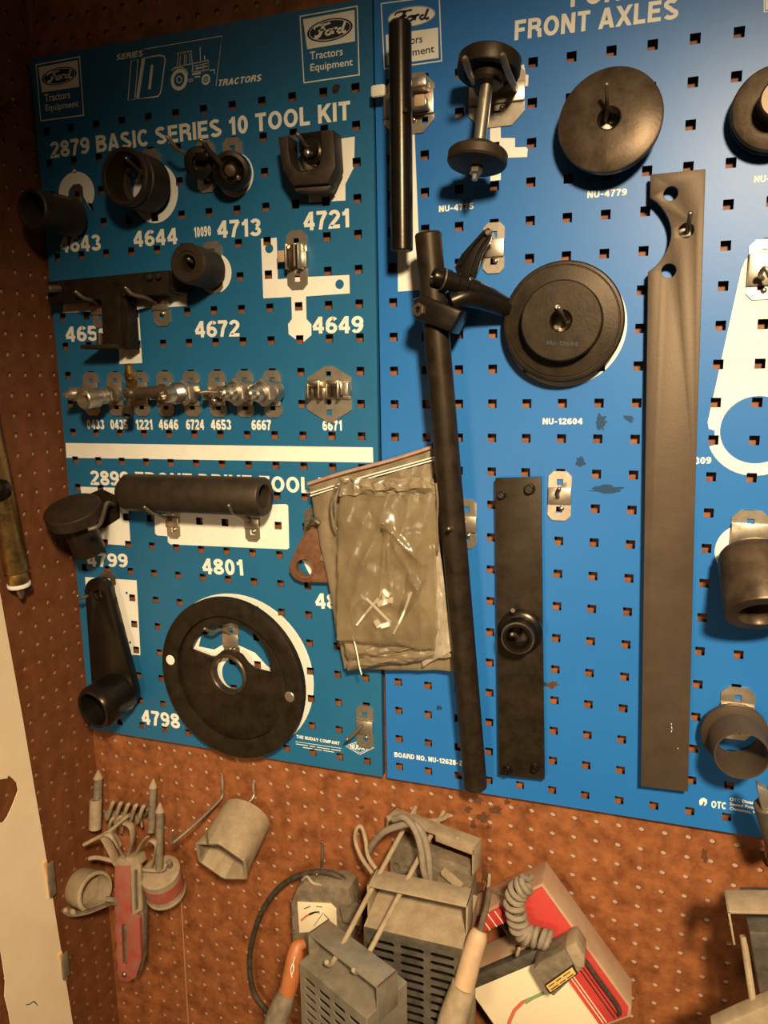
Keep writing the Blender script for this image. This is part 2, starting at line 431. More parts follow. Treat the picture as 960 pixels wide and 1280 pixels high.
# ---- grotesque capitals and figures drawn as strokes (unit cap height)
def _a(cx, cy, rx, ry, a0, a1, n=10): return [(cx+rx*math.cos(math.radians(a0+(a1-a0)*k/n)), cy+ry*math.sin(math.radians(a0+(a1-a0)*k/n))) for k in range(n+1)]
def glyphs(t):
    h = t/2; lo, hi = h, 1-h; G = {}
    G['A'] = (.74, [[(.06,-.1),(.37,1.06)],[(.68,-.1),(.37,1.06)],[(.17,.28),(.57,.28)]])
    G['B'] = (.68, [[(h,0),(h,1)],[(h,hi),(.38,hi)]+_a(.38,.755,.19,hi-.755,90,-90)+[(h,.51)],[(h,.51),(.40,.51)]+_a(.40,(.51+lo)/2,.21,(.51-lo)/2,90,-90)+[(h,lo)]])
    G['C'] = (.72, [_a(.38,.5,.38-h,.5-h,42,318,18)])
    G['D'] = (.72, [[(h,0),(h,1)],[(h,hi),(.32,hi)]+_a(.32,.5,.40-h,.5-h,90,-90,14)+[(h,lo)]])
    G['E'] = (.62, [[(h,0),(h,1)],[(h,hi),(.60,hi)],[(h,.52),(.56,.52)],[(h,lo),(.62,lo)]])
    G['F'] = (.58, [[(h,0),(h,1)],[(h,hi),(.58,hi)],[(h,.5),(.52,.5)]])
    G['H'] = (.70, [[(h,0),(h,1)],[(.7-h,0),(.7-h,1)],[(h,.52),(.7-h,.52)]])
    G['I'] = (t, [[(h,0),(h,1)]])
    G['K'] = (.70, [[(h,0),(h,1)],[(h,.36),(.66,1.06)],[(.30,.60),(.66,-.06)]])
    G['L'] = (.56, [[(h,0),(h,1)],[(h,lo),(.56,lo)]])
    G['M'] = (.86, [[(h,0),(h,1)],[(.86-h,0),(.86-h,1)],[(h,1.0),(.43,.02)],[(.86-h,1.0),(.43,.02)]])
    G['N'] = (.70, [[(h,0),(h,1)],[(.7-h,0),(.7-h,1)],[(h,1.0),(.7-h,0)]])
    G['O'] = (.78, [_a(.39,.5,.39-h,.5-h,0,360,28)])
    G['P'] = (.64, [[(h,0),(h,1)],[(h,hi),(.38,hi)]+_a(.38,.70,.26-h,.30-h,90,-90)+[(h,.40+h)]])
    G['R'] = (.70, [[(h,0),(h,1)],[(h,hi),(.40,hi)]+_a(.40,.72,.27-h,.28-h,90,-90)+[(h,.44+h)],[(.44,.46),(.60,.36),(.60,.1),(.64,0)]])
    G['S'] = (.68, [_a(.33,.735,.29-h*.6,.265-h,28,250,12)+_a(.35,.265,.31-h*.6,.265-h,72,-160,12)])
    G['T'] = (.62, [[(.31,0),(.31,1)],[(0,hi),(.62,hi)]])
    G['U'] = (.70, [[(h,1),(h,.30)]+_a(.35,.33,.35-h,.33-h,180,360)+[(.7-h,1)]])
    G['V'] = (.70, [[(.06,1.1),(.35,-.08)],[(.64,1.1),(.35,-.08)]])
    G['X'] = (.72, [[(.03,-.08),(.69,1.08)],[(.03,1.08),(.69,-.08)]])
    G['Y'] = (.70, [[(.35,0),(.35,.45)],[(.02,1.08),(.35,.42)],[(.68,1.08),(.35,.42)]])
    G['Z'] = (.64, [[(.03,hi),(.61,hi)],[(.03,lo),(.62,lo)],[(.08,lo),(.56,hi)]])
    G['0'] = (.60, [_a(.30,.5,.30-h,.5-h,0,360,24)])
    G['1'] = (.42, [[(.30,0),(.30,1)],[(.04,.74),(.20,.76),(.28,.92)]])
    G['2'] = (.60, [_a(.30,.70,.28-h*.6,.30-h,170,-35,12)+[(.10,.16),(.08,lo),(.60,lo)]])
    G['3'] = (.60, [_a(.29,.74,.25-h*.5,.26-h,165,-80,12),_a(.29,.28,.29-h*.6,.28-h,85,-165,12)])
    G['4'] = (.62, [[(.44,0),(.44,1)],[(.44,.98),(.05,.34)],[(.02,.29),(.62,.29)]])
    G['5'] = (.60, [[(.56,hi),(.14,hi),(.09,.48)],_a(.30,.32,.29-h*.5,.32-h,140,-165,14)])
    G['6'] = (.60, [_a(.31,.32,.29-h*.7,.32-h,0,360,20),_a(.40,.48,.37-h*.6,.52-h,180,88,8)+_a(.34,.74,.21,.26-h,80,20,4)])
    G['7'] = (.58, [[(0,hi),(.55,hi)],[(.53,.92),(.30,.5),(.20,0)]])
    G['8'] = (.60, [_a(.30,.745,.25-h*.5,.255-h,0,360,18),_a(.30,.27,.29-h*.6,.27-h,0,360,20)])
    G['9'] = (.60, [_a(.29,.68,.29-h*.7,.32-h,0,360,20),_a(.20,.52,.37-h*.6,.52-h,0,-88,8)+_a(.26,.26,.21,.26-h,260,200,4)])
    G['-'] = (.40, [[(.02,.40),(.38,.40)]])
    G['.'] = (t, [[(h,0),(h,t)]])
    return G
def stroke_mesh(s, t, gap=.11):
    """list of 2-D polygons for the word, clipped to the cap height, plus its width"""
    G = glyphs(t); polys = []; x = 0
    for ch in s:
        if ch == ' ': x += .34; continue
        w, L = G[ch]
        for li, pl in enumerate(L):
            for i in range(len(pl)-1):
                a, c = Vector(pl[i]), Vector(pl[i+1]); d = c-a
                if d.length < 1e-6: continue
                n = Vector((-d.y, d.x)).normalized()*t/2
                # mitre against the neighbours
                def m(k, base):
                    if 0 < k < len(pl)-1: e = Vector(pl[k])-Vector(pl[k-1]); f = Vector(pl[k+1])-Vector(pl[k])
                    elif (Vector(pl[0])-Vector(pl[-1])).length < 1e-4 and len(pl) > 3: e = Vector(pl[-1])-Vector(pl[-2]); f = Vector(pl[1])-Vector(pl[0])
                    else: return n
                    q = e.normalized()+f.normalized()
                    if q.length < .5: return n
                    q = Vector((-q.y, q.x)).normalized(); return q*(t/2/max(q.dot(n.normalized()), .5))
                na, nc = m(i, a), m(i+1, c)
                polys.append((li, [(x+p.x, p.y) for p in (a-na, c-nc, c+nc, a+na)]))
        x += w + gap
    return polys, x-gap
def text(board, s, bl, br, tl, name='lettering', m='cream', bold=.0, shear=0.0, d=PR, par=None):
    if s.upper() == s:
        t = .20 if bold < .04 else .215
        if s == '10090' or (bold == .05 and len(s) == 4): t = .225
        polys, wid = stroke_mesh(s, t)
        A, R_, T_ = P(*bl, d), P(*br, d), P(*tl, d)
        u = (R_-A); hh = (T_-A); un = u.normalized(); hh = hh - un*hh.dot(un)
        b = B(); bm = b.bm
        for li, q in polys:
            f = b._f([bm.verts.new((px_, py_, li*.00003)) for px_, py_ in q])
        for co, no in (((0,0,0),(0,-1,0)), ((0,1,0),(0,1,0))):
            bmesh.ops.bisect_plane(bm, geom=bm.verts[:]+bm.edges[:]+bm.faces[:], plane_co=co, plane_no=no, clear_outer=True)
        for v in bm.verts: v.co = A + u*((v.co.x+shear*(v.co.y-.5)*.9)/wid) + hh*v.co.y + Vector((0,-v.co.z,0))
        o = obj(name, b, M[m], par or board); o['label'] = 'printed ' + s; return o
    cu = bpy.data.curves.new('t', 'FONT'); cu.body = s; cu.size = 1; cu.offset = bold; cu.shear = shear
    cu.resolution_u = 4
    ob = bpy.data.objects.new('t', cu); me = bpy.data.meshes.new_from_object(ob)
    xs_ = [v.co.x for v in me.vertices]; ys_ = [v.co.y for v in me.vertices]
    xa, xb = min(xs_), max(xs_)
    ya, yb = 0 - bold, max(ys_)
    A, R_, T_ = P(*bl, d), P(*br, d), P(*tl, d)
    u = (R_-A); hh = (T_-A); un = u.normalized(); hh = hh - un*hh.dot(un)
    b = B(); n0 = len(b.bm.verts); b.bm.from_mesh(me)
    for v in b.bm.verts:
        v.co = A + u*((v.co.x-xa)/(xb-xa)) + hh*((v.co.y-ya)/(yb-ya))
    bpy.data.objects.remove(ob); bpy.data.curves.remove(cu); bpy.data.meshes.remove(me)
    o = obj(name, b, M[m], par or board); o['label'] = 'printed ' + s.replace('\n', ' ') ; return o
def ribbon(b, pts, w, d=PR, cyclic=False):      # flat stroke, points in px, width in px
    q = [Vector(mm(x, y, d)) for x, y in pts]; n = len(q)
    W = w*sc(*pts[0], d)/2; L, R_ = [], []
    for i in range(n):
        a = q[i-1] if (i or cyclic) else q[i]; c = q[(i+1) % n] if (i < n-1 or cyclic) else q[i]
        t = (c-a); t = t.normalized() if t.length else Vector((1,0)); nn = Vector((-t.y, t.x))
        L.append(b.bm.verts.new(V(*(q[i]+nn*W), d))); R_.append(b.bm.verts.new(V(*(q[i]-nn*W), d)))
    for i in range(n if cyclic else n-1):
        j = (i+1) % n; b._f([L[i], L[j], R_[j], R_[i]])
def strokes(board, lst, name='line_art', m='cream', d=PR, par=None):
    b = B()
    for pts, w, cyc in lst: ribbon(b, pts, w, d, cyc)
    return obj(name, b, M[m], par or board)
def ell(cx, cy, rx, ry, n=28, sk=0.0):
    return [(cx+rx*math.cos(2*math.pi*k/n), cy+ry*math.sin(2*math.pi*k/n)+sk*math.cos(2*math.pi*k/n)*rx) for k in range(n)]

# ---- makers' badge: frame, half field, oval with script, two words
def badge(board, c, sl, sr, oval, words, inv=False):
    tl, tr, br, bl = c
    fr = strokes(board, [(list(c), 2.0, True)], 'badge_frame')
    ins = lambda p, q, t: (p[0]+(q[0]-p[0])*t, p[1]+(q[1]-p[1])*t)
    cx, cy, rx, ry = oval; sk = (tr[1]-tl[1])/(tr[0]-tl[0])
    if not inv:
        silhouette(board, [[ins(tl,br,.05), ins(tr,bl,.05), ins(sr,sl,.04), ins(sl,sr,.04)]], name='badge_field', par=fr)
        silhouette(board, [ell(cx, cy, rx*1.04, ry*1.06, 32, sk)], name='badge_oval', m='ink', d=PR+.06, par=fr)
        strokes(board, [(ell(cx, cy, rx*.93, ry*.9, 32, sk), .7, True)], 'badge_oval_line', 'cream', PR+.12, fr); sm = 'cream'
    else:
        silhouette(board, [[ins(sl,sr,.04), ins(sr,sl,.04), ins(br,tl,.05), ins(bl,tr,.05)]], name='badge_field', par=fr)
        silhouette(board, [ell(cx, cy, rx, ry, 32, sk)], name='badge_oval', m='cream', d=PR+.06, par=fr)
        strokes(board, [(ell(cx, cy, rx*.97, ry*.95, 32, sk), .5, True)], 'badge_oval_line', 'ink', PR+.12, fr); sm = 'ink'
    def q(lst, w): return ([(cx+a*rx, cy-bb*ry+a*rx*sk) for a, bb in lst], w, False)
    w = rx*.10
    S = [q([(-.72,.30),(-.66,.52),(-.5,.62),(-.2,.60),(.02,.66)], w*.8), q([(-.28,.58),(-.36,.1),(-.46,-.3),(-.58,-.48),(-.7,-.40)], w*1.5),
         q([(-.52,.08),(-.35,.14),(-.2,.12)], w*.8),
         q([(-.02,.02),(-.14,-.05),(-.2,-.25),(-.12,-.42),(0,-.38),(.06,-.2),(.04,-.02),(-.04,.03),(.12,0)], w),
         q([(.18,.1),(.15,-.15),(.12,-.42)], w*1.2), q([(.15,-.12),(.22,.06),(.34,.08)], w),
         q([(.52,0),(.40,-.06),(.34,-.26),(.42,-.42),(.54,-.34)], w), q([(.70,.55),(.62,.1),(.56,-.30),(.64,-.44),(.74,-.34)], w*1.2)]
    strokes(board, S, 'script_lettering', sm, PR+.14, fr)
    for (s, a, e, t) in words: text(board, s, a, e, t, m=('ink' if inv else 'cream'), bold=.012, d=PR+.1, par=fr)
badge(boardL, ((45,81),(99.5,71),(104.5,144),(51,151)), (50.5,116), (101,108), (74,95,21,10.2),
      [('Tractors',(56,127.5),(88,122.5),(55.5,118)), ('Equipment',(57,139),(98.5,133),(57,131))])
badge(boardL, ((375,20.5),(446.4,7.6),(449,93.4),(380,103.5)), (381.5,62), (446.5,51), (412.3,37.4,27.5,13.4),
      [('Tractors',(387.5,75),(428.5,69),(387.2,65)), ('Equipment',(388,89),(441,81.5),(388,80))])
badge(boardR, ((476.5,4.5),(549,-5),(552,76),(480.5,86)), (479,44), (550.5,34), (514.5,20.5,29.5,12.6),
      [('Tractors',(487,60),(528,53),(486.5,50)), ('Equipment',(487,75),(543,65),(486.5,66))], True)
strokes(boardR, [([(955,-20),(955.5,15),(975,12)], 1.4, False), ([(958,-20),(958.5,11),(975,8.5)], 3, False)], 'badge_frame')

# ---- lettering, left board
for t in [('2879 BASIC SERIES 10 TOOL KIT',(64,198),(438,149.5),(62.5,177.5),.036,0), ('4643',(75.5,316),(126,313),(76,296),.036,0), ('4644',(167.5,309),(222,305),(167.5,289),.036,0),
          ('4713',(272,297.6),(326,294.8),(271.5,276),.036,0), ('4721',(380,288.6),(437,284),(379.5,265.5),.036,0), ('4656',(83,427.5),(136,425.5),(82.5,408.5),.036,0),
          ('4672',(244.4,422),(299.5,420.5),(244,401.5),.036,0), ('4649',(391,417),(454,416.3),(390.5,396),.036,0), ('4799',(110,708),(160.5,709.5),(110,691),.036,0),
          ('4801',(253.9,717.5),(304.7,719.5),(253.9,698),.036,0), ('48',(395,760.5),(422,761.5),(395,741.5),.036,0), ('4798',(178,905),(225,911),(178,887),.036,0),
          ('2899 FRONT DRIVE TOOL KIT',(114,606),(436,618.5),(114,588),.032,0), ('10090',(243,297),(264,295),(243,284),.05,0),
          ('0433',(109,536.5),(130.5,536.6),(109,524.3),.05,0), ('0435',(138.5,536.8),(160,536.9),(138.5,524.4),.05,0), ('1221',(170,537),(191,537),(170,524.4),.05,0),
          ('4646',(199,537),(223,537),(199,524.3),.05,0), ('6724',(233,537),(255.3,537.2),(233,524.3),.05,0), ('4653',(264,537.2),(289,537.3),(264,524.5),.05,0),
          ('6667',(314.8,537.5),(339,537.7),(314.8,524.7),.05,0), ('6671',(403.4,538.2),(427.5,538.4),(403.4,525.2),.05,0),
          ('SERIES',(146,75.5),(179,70),(146,68),.05,.3), ('TRACTORS',(273,108),(327,101),(272.8,99.8),.05,.3), ('THE NUDAY COMPANY',(370.5,922.5),(424.5,931.3),(370.5,918.5),.05,0)]:
    text(boardL, t[0], t[1], t[2], t[3], bold=t[4], shear=t[5])
for t in [('FRONT AXLES',(643,50.5),(847,23.5),(642,26),.036), ('FOR',(713,9),(775,.5),(712.5,-15),.036), ('NU-4775',(548.7,265.2),(591.7,261.3),(548.5,257.3),.045),
          ('NU-4779',(734,247.7),(783.4,244.2),(733.8,239),.045), ('NU-12604',(678.3,530.4),(728,530.4),(678.3,522.8),.045), ('NU-',(942.3,228.6),(962,227),(942.2,220),.045),
          ('309',(868,580.2),(889,579.6),(868,571.6),.045), ('BOARD NO. NU-12628-Z',(493,946),(578,957.5),(493,940),.045),
          ('OTC',(889,1009.5),(907.7,1012),(889,1000.6),.045), ('OTC Division',(912,1000.5),(948,1006.5),(912,996.8),.02), ('Sealed Power',(912,1006.3),(949,1012.5),(912,1002.6),.02), ('Owatonna, MN',(912,1012),(950,1018.6),(912,1008.2),.02)]:
    text(boardR, t[0], t[1], t[2], t[3], bold=t[4])
# swirl mark beside the OTC letters
silhouette(boardR, [[(874.5,1006),(874,1001),(876.5,997.8),(880,997.3),(883.5,999.5),(884,1003.5),(882,1006.5),(879.5,1007.5),(881,1004.5),(880.6,1002.4),(878.6,1001.8),(878.8,1004.2),(876.4,1006.8)]], name='swirl_mark')
# long bar
silhouette(boardL, [[(82,553.7),(466,559.3),(466.5,578.2),(83,572.2)]], name='stripe')
# series emblem
def ln(*p): return list(p)
strokes(boardL, [(ln((180,61.5),(277.5,45),(270,107)),.9,False), (ln((164,75.5),(172.5,74),(168.5,124.2),(160,125.5)),1.2,True), (ln((178.8,72.5),(171.3,123.2)),3.2,False),
    (ln((181,72.3),(200,69),(205,70.5),(206.5,75),(201,115.5),(197.5,120.3),(192,121.3),(173,123.5)),1.7,True), (ln((190.2,81),(186.8,111.5)),3.8,False)], 'series_emblem')
T_ = [(ell(224,99.5,8.6,11.2,28,-.15),4.4,True), (ell(224,99.5,3.2,4,16),1.2,True), (ell(257.4,99.4,4.3,5.4,20,-.15),2.6,True), (ell(257.4,99.4,1.4,1.8,10),1.0,True),
    (ln((221,86),(223,67.5),(238.5,64.3),(241,84),(240,90)),1.1,False), (ln((221.5,67.5),(240,63.8)),1.8,False), (ln((224.5,83.5),(225.5,70)),.8,False), (ln((230.5,81),(230.5,68)),.8,False), (ln((232.5,81),(233,68)),.8,False), (ln((237.5,80),(237,67)),.8,False),
    (ln((225,82.5),(241,79.5)),.9,False), (ln((241,79.5),(260.5,75.5),(261,87),(242,90)),1.0,True), (ln((243,82.5),(259.5,79)),.8,False), (ln((244,86),(259.5,82.5)),1.6,False), (ln((250.5,77.5),(250.2,60),(251.2,58.5)),1.2,False),
    (ln((256,75.5),(255.7,69.5)),1.6,False), (ln((240,93),(251,91)),2.2,False), (ln((243,96.5),(250,95.5)),1.6,False), (ln((236,99.5),(241,98.5),(241,101),(236,102)),.9,True), (ln((262,88),(268,87),(268,92)),1.4,False), (ln((246,82),(246.5,94)),1.1,False), (ln((254,81),(254.5,90)),1.0,False),
    (ln((214.5,88),(219,84.5),(227,84),(233,88),(235,94)),1.2,False)]
strokes(boardL, T_, 'tractor_drawing')
# company diamond and address lines
strokes(boardL, [(ln((431.5,932.5),(450,926),(467.5,934.5),(450,943)),.9,True), (ln((434,933),(450,928),(465,934.6),(450,940.7)),.6,True)], 'company_diamond')
text(boardL, 'NUDAY', (438,936.2), (460.5,938.2), (438.5,930.2), bold=.03)
strokes(boardL, [(ln((369.5,927),(426.5,935.5)),.6,False)] + [(ln((x0,y0),(x1,y1)),.9,False) for x0,y0,x1,y1 in
    [(369.6,929.8,385,932.2),(387,932.5,394,933.6),(396,933.9,412,936.4),(414,936.7,426,938.5),(378.5,934.2,391,936.1),(393,936.4,402,937.8),(404,938.1,417,940.2)]], 'fine_print')
# tool outlines, left
silhouette(boardL, [[(118,268),(108,253)] + [(95.7+22.3*math.cos(math.radians(a)), 241+26.5*math.sin(math.radians(a))) for a in range(30,-215,-8)] + [(80,255),(85.5,248),(85.5,240),(88,234.5),(93,232),(98,233.5),(103,238),(105,247)]])
silhouette(boardL, [ell(93,214,2.2,2.4,14)])
silhouette(boardL, [ell(194.5,241.5,28,37.5,44,-.06), ell(194.5,241.5,19,27,40,-.06)[::-1]])
silhouette(boardL, [ell(294.5,219,22.3,28,40,-.06)])
silhouette(boardL, [[(p[0]/3.692+220, p[1]/3.692) for p in [(760,640),(825,630),(822,770),(782,850),(782,925),(612,935),(612,880),(600,760),(590,650),(650,640),(655,730),(700,760),(730,770),(762,740)]]])
silhouette(boardL, [[(158/4+40,388/4+280),(775/4+40,330/4+280),(774/4+40,410/4+280),(534/4+40,424/4+280),(551/4+40,695/4+280),(437/4+40,700/4+280),(425/4+40,430/4+280),(155/4+40,445/4+280)]])
silhouette(boardL, [ell(268.8,341.8,20.6,25.2,40,-.04)])
z4 = lambda L: [(a/3.692+220, b_/3.692+270) for a, b_ in L]
cA, cB = mm(430/3.692+220,150/3.692+270,PR), mm(755/3.692+220,315/3.692+270,PR)
silhouette(boardL, [z4([(392,105),(465,100),(470,292),(524,287),(522,85),(530,76),(580,74),(590,82),(606,281),(800,272),(802,357),(600,371),(602,475),(625,500),(625,550),(588,582),(570,582),(520,545),(517,500),(535,475),(532,373),(403,380)])],
           circ=[(cA[0],cA[1],5.3), (cB[0],cB[1],5.3)])
z5 = lambda L: [(a/3.3667, b_/3.3667+560) for a, b_ in L]
silhouette(boardL, [z5([(338,163),(508,168),(518,238),(540,262),(550,412),(440,404),(360,300)])])
d1, d2 = mm(533/3.3667,610/3.3667+560,PR), mm(547/3.3667,818/3.3667+560,PR)
silhouette(boardL, [z5([(358,543),(575,557),(591,872),(380,860)])], circ=[(d1[0],d1[1],1.9),(d2[0],d2[1],1.9)])
z6 = lambda L: [(a/3.0467+180, b_/3.0467+560) for a, b_ in L]
silhouette(boardL, [z6([(40,255),(480,215),(542,214),(549,220),(553,380),(546,386),(100,367),(91,358),(90,336),(50,333),(42,325)])])
silhouette(boardL, [z6([(640,440),(650,470),(648,500),(630,480),(600,420)])])
cx_, cy_ = -183.0, 473.0        # flange outline printed behind the drive flange
win = [(cx_-58, cy_-32), (cx_-52,cy_-52), (cx_-36, cy_-66), (cx_-12, cy_-74), (cx_+14, cy_-74), (cx_+38, cy_-64), (cx_+56,cy_-46), (cx_+63, cy_-26), (cx_+66,cy_-6), (cx_+44, cy_-16), (cx_+28, cy_-32), (cx_+4,cy_-40), (cx_-18, cy_-40), (cx_-34, cy_-30)]
b = B(); b.plate([circle(cx_,cy_,111,80), circle(cx_-1,cy_+2,23,40)[::-1], win[::-1]], PR, .06)
bmesh.ops.delete(b.bm, geom=[f for f in b.bm.faces if abs(f.calc_center_median().y + PR*MM) > 1e-5], context='FACES')
clip_holes(b, LCOL, ROWS, False); obj('silhouette', b, M['cream'], boardL)
b = B(); b.cyl(P(421,112,-1.5), P(421,112,.5), 5.2, 5.2, 20); b.cyl(P(421,112,.5), P(421,112,1.2), 3.4, 3.4, 6)
obj('mounting_screw', b, M['black'], boardL)
# tool outlines, right
z7 = lambda L: [(a/4+460, b_/4) for a, b_ in L]
silhouette(boardR, [[(495,110),(516,108),(526,362.5),(497.5,364.5)]])
silhouette(boardR, [z7([(612,500),(662,500),(664,690),(735,690),(735,737),(800,735),(795,785),(664,790),(664,900),(612,905),(610,745),(575,748),(575,708),(610,706)])])
silhouette(boardR, [z7([(740,330),(780,322),(788,372),(803,375),(800,430),(742,436)])])
cc = mm(706,408,PR); silhouette(boardR, [], circ=[(cc[0],cc[1],mm(784,405,PR)[0]-cc[0],72)])
zb = lambda L: [(a/3.554+720, b_/3.554+280) for a, b_ in L]
ci = mm(803/3.554+720, 915/3.554+280, PR)
rr = [(ci[0]+46.5*math.cos(math.radians(a)), ci[1]+46.5*math.sin(math.radians(a))) for a in range(-10,166,8)]
lft = [mm(a, b_, PR) for a, b_ in zb([(630,978),(616,945),(616,918),(590,910),(585,880),(735,200),(752,160),(790,125),(853,100)])]
rgt = [(2*ci[0]+16-p[0], p[1]) for p in lft[::-1]][:-3]
b = B(); b.plate([lft + rgt + rr, circle(ci[0],ci[1],34,44)[::-1]], PR, .06)
bmesh.ops.delete(b.bm, geom=[f for f in b.bm.faces if abs(f.calc_center_median().y + PR*MM) > 1e-5], context='FACES')
clip_holes(b, RCOL, ROWS, True); obj('silhouette', b, M['cream'], boardR)
cu_ = mm(932,690,PR); silhouette(boardR, [], circ=[(cu_[0]+1,cu_[1],mm(973,690,PR)[0]-cu_[0],50)])
# grease marks on the right board
for i,(x,y,rx,ry) in enumerate([(751,527,8,12),(786,523,8,5),(726,577,7,7),(757,612,24,6),(690,856,9,5)]):
    b = B(); blotch(b, x, y, rx, ry, .14, 70+i); obj('stain' if i == 4 else 'grease_mark', b, M['stain' if i == 4 else 'smudge'], boardR)
for x, y, r_, sd in ((549,885,5,90), (681,855,3,91)):
    b = B(); blotch(b, x, y, r_, 3, .14, sd); obj('stain', b, M['smudge'], boardR)
# ================================================================ hooks
U = Vector((1,0,0)); OUT = Vector((0,-1,0)); DN = Vector((0,0,-1))
def hook(px, py, w=28, h=62, prongs=(), label='', group='zinc tool hooks', name='tool_hook', cat='hook', m='zinc', holes=None, clip=None, screw=True, band=16, d0=0.5, pr=2.3):
    """stamped zinc plate: two clipped-corner tabs with square holes, a raised band, round prongs"""
    x, y = mm(px, py, 2)
    t = thing(name, label, cat, V(x, y+h/2, d0), group)
    b = B(); c = w*.22
    hx = [x] if holes is None else [x+q for q in holes]
    for s in (-1, 1):
        y1, y0 = y+s*h/2, y+s*(band/2+1)
        lp = [(x-w/2,y0),(x+w/2,y0),(x+w/2,y1-s*c),(x+w/2-c,y1),(x-w/2+c,y1),(x-w/2,y1-s*c)]
        if s > 0: lp = lp[::-1]
        hl = [[(q-3.4,y1-s*15.5),(q+3.4,y1-s*15.5),(q+3.4,y1-s*8.7),(q-3.4,y1-s*8.7)] for q in hx]
        b.plate([lp]+hl, d0+1.5, 1.5)
    b.bx(x-w/2, x+w/2, y-band/2-1.5, y+band/2+1.5, d0+2.2, d0+4.6, 1.1)
    obj('plate', b, M[m], t)
    for pts in prongs:
        q = B(); q.tube([P(*p) for p in pts], pr, 10, 5); q.sph(P(*pts[-1]), pr*1.02, 10); obj('prong', q, M['zincd'], t)
    if screw:
        q = B(); q.sph(V(x+w*.1, y+band/2+5.5, d0+2.2), 3.0, 12, .7, OUT); obj('rivet', q, M['chrome'], t)
    if clip:
        for cx in clip:
            q = B(); xx = x+cx
            q.fill([[(-6,0),(-6,14),(-7.5,20),(-5.5,20.4),(-4,14.5),(-4,1.5),(4,1.5),(4,14.5),(5.5,20.4),(7.5,20),(6,14),(6,0)]], V(xx, y+7, d0+4.5), X_, OUT, 13)
            obj('spring_clip', q, M['chrome'], t)
    return t
def tool(name, label, cat, px, py, d, group=None): return thing(name, label, cat, P(px, py, d), group)

hook(97, 252, 17, 42, [[(97,250,4),(88,250,25),(70,246,50),(52,244,62)]], 'zinc hook inside the slim black sleeve above the 4643 print', m='zincd', band=8)
hook(189, 220, 27, 62, [[(186,222,4),(176,214,25),(163,203,44),(158,198,50)]], 'zinc hook inside the wide black ring above the 4644 print')
hook(257, 208, 25, 58, [[(268,204,5),(262,190,26),(254,177,34),(251,175,36)], [(248,204,5),(236,195,26),(221,186,40),(211,173,48),(209,171,49)]], 'zinc hook with two bent prongs above the 10090 print')
hook(291, 206, 25, 60, [[(289,206,5),(283,203,18),(274,197,28)]], 'zinc hook behind the shiny ring above the 4713 print')
hook(391, 202, 30, 62, [[(393,196,5),(385,186,22),(375,172,40),(372,168,44)]], 'zinc hook behind the black yoke above the 4721 print')
hook(201, 378, 24, 58, [[(196,378,5),(182,372,28),(166,368,44),(157,360,50)]], 'zinc hook under the right arm of the black T-shaped tool')
hook(124, 384, 24, 52, [[(124,380,5),(116,376,28),(104,372,42),(95,365,48)]], 'zinc hook under the left arm of the black T-shaped tool', screw=False)
hook(266, 334, 25, 60, [[(262,336,5),(250,331,26),(240,327,44),(236,324,50)]], 'zinc hook holding the short thick bushing beside 4672')
t = hook(371, 325, 26, 66, [], 'empty zinc clip hook on the white outline beside the 4649 print')
q = B(); x, y = mm(371, 323, 4); q.bx(x-9, x-6.5, y-15, y+13, 4, 19, .8); q.bx(x+6.5, x+9, y-15, y+13, 4, 19, .8); q.bx(x-9, x+9, y-13, y+11, 4, 6, .5); obj('spring_clip', q, M['chrome'], t)
q = B(); q.cyl(V(x, y-14, 11), V(x, y+10, 11), 4.2, 4.2, 16); obj('roller', q, M['bronze'], t)
q = B(); q.bx(x-19, x-9.5, y-8, y+5, 13, 16.5, 1); obj('grip_pad', q, M['tan'], t)
zz = [('leftmost in the row of small fittings, above the 0433 print',114.5),('second in the row of small fittings, above the 0435 print',144.5),('third in the row of small fittings, above the 1221 print',176),('fourth in the row of small fittings, above the 4646 print',206.5),
      ('fifth in the row of small fittings, above the 6724 print',239.5),('sixth in the row of small fittings, above the 4653 print',272),('seventh in the row of small fittings, left above 6667',306),('last in the row of small fittings, right above 6667',340.5)]
for s_, xx in zz:
    hook(xx, 492.5, 24, 57, [], 'zinc clip hook '+s_, band=27, screw=False, clip=[0])
# wide clip over the 6671 print
x, y = mm(411, 493, 2); t = thing('tool_hook', 'wide empty six-sided zinc clip hook above the 6671 print', 'hook', V(x, y+31, .5), 'zinc tool hooks')
b = B(); b.plate([[(x-29,y-4),(x+29,y-4),(x+29,y-20),(x+6,y-33),(x-4,y-33),(x-27,y-20)], [(x-3.5,y-27),(x+3.5,y-27),(x+3.5,y-20.5),(x-3.5,y-20.5)]], 2, 1.5)
b.plate([[(x-29,y+4),(x-29,y+18),(x-2,y+33),(x+4,y+33),(x+29,y+18),(x+29,y+4)], [(x-3.5,y+18),(x+3.5,y+18),(x+3.5,y+25),(x-3.5,y+25)], circle(x,y+9,3.4,14)], 2, 1.5)
b.bx(x-29, x+29, y-8, y+6, 2.5, 5, 1); obj('plate', b, M['zinc'], t)
for k in (-13, 11):
    q = B(); q.bx(x+k-8, x+k-5.5, y-15, y+4, 4, 20, .8); q.bx(x+k+5.5, x+k+8, y-15, y+4, 4, 20, .8); q.bx(x+k-8, x+k+8, y-17, y-11, 14, 20, 2); q.bx(x+k-8, x+k+8, y-14, y+3, 4, 6, .5)
    obj('spring_clip', q, M['chrome'], t)
q = B(); q.bx(x+20, x+30, y-14, y+1, 5, 16, 1.5); obj('end_tab', q, M['zinc'], t)
q = B(); q.cyl(V(x-12, y-9, 7), V(x-12, y+2, 7), 5, 5, 14); q.cyl(V(x+11, y-9, 7), V(x+11, y+2, 7), 5, 5, 14); obj('roller', q, M['black'], t)
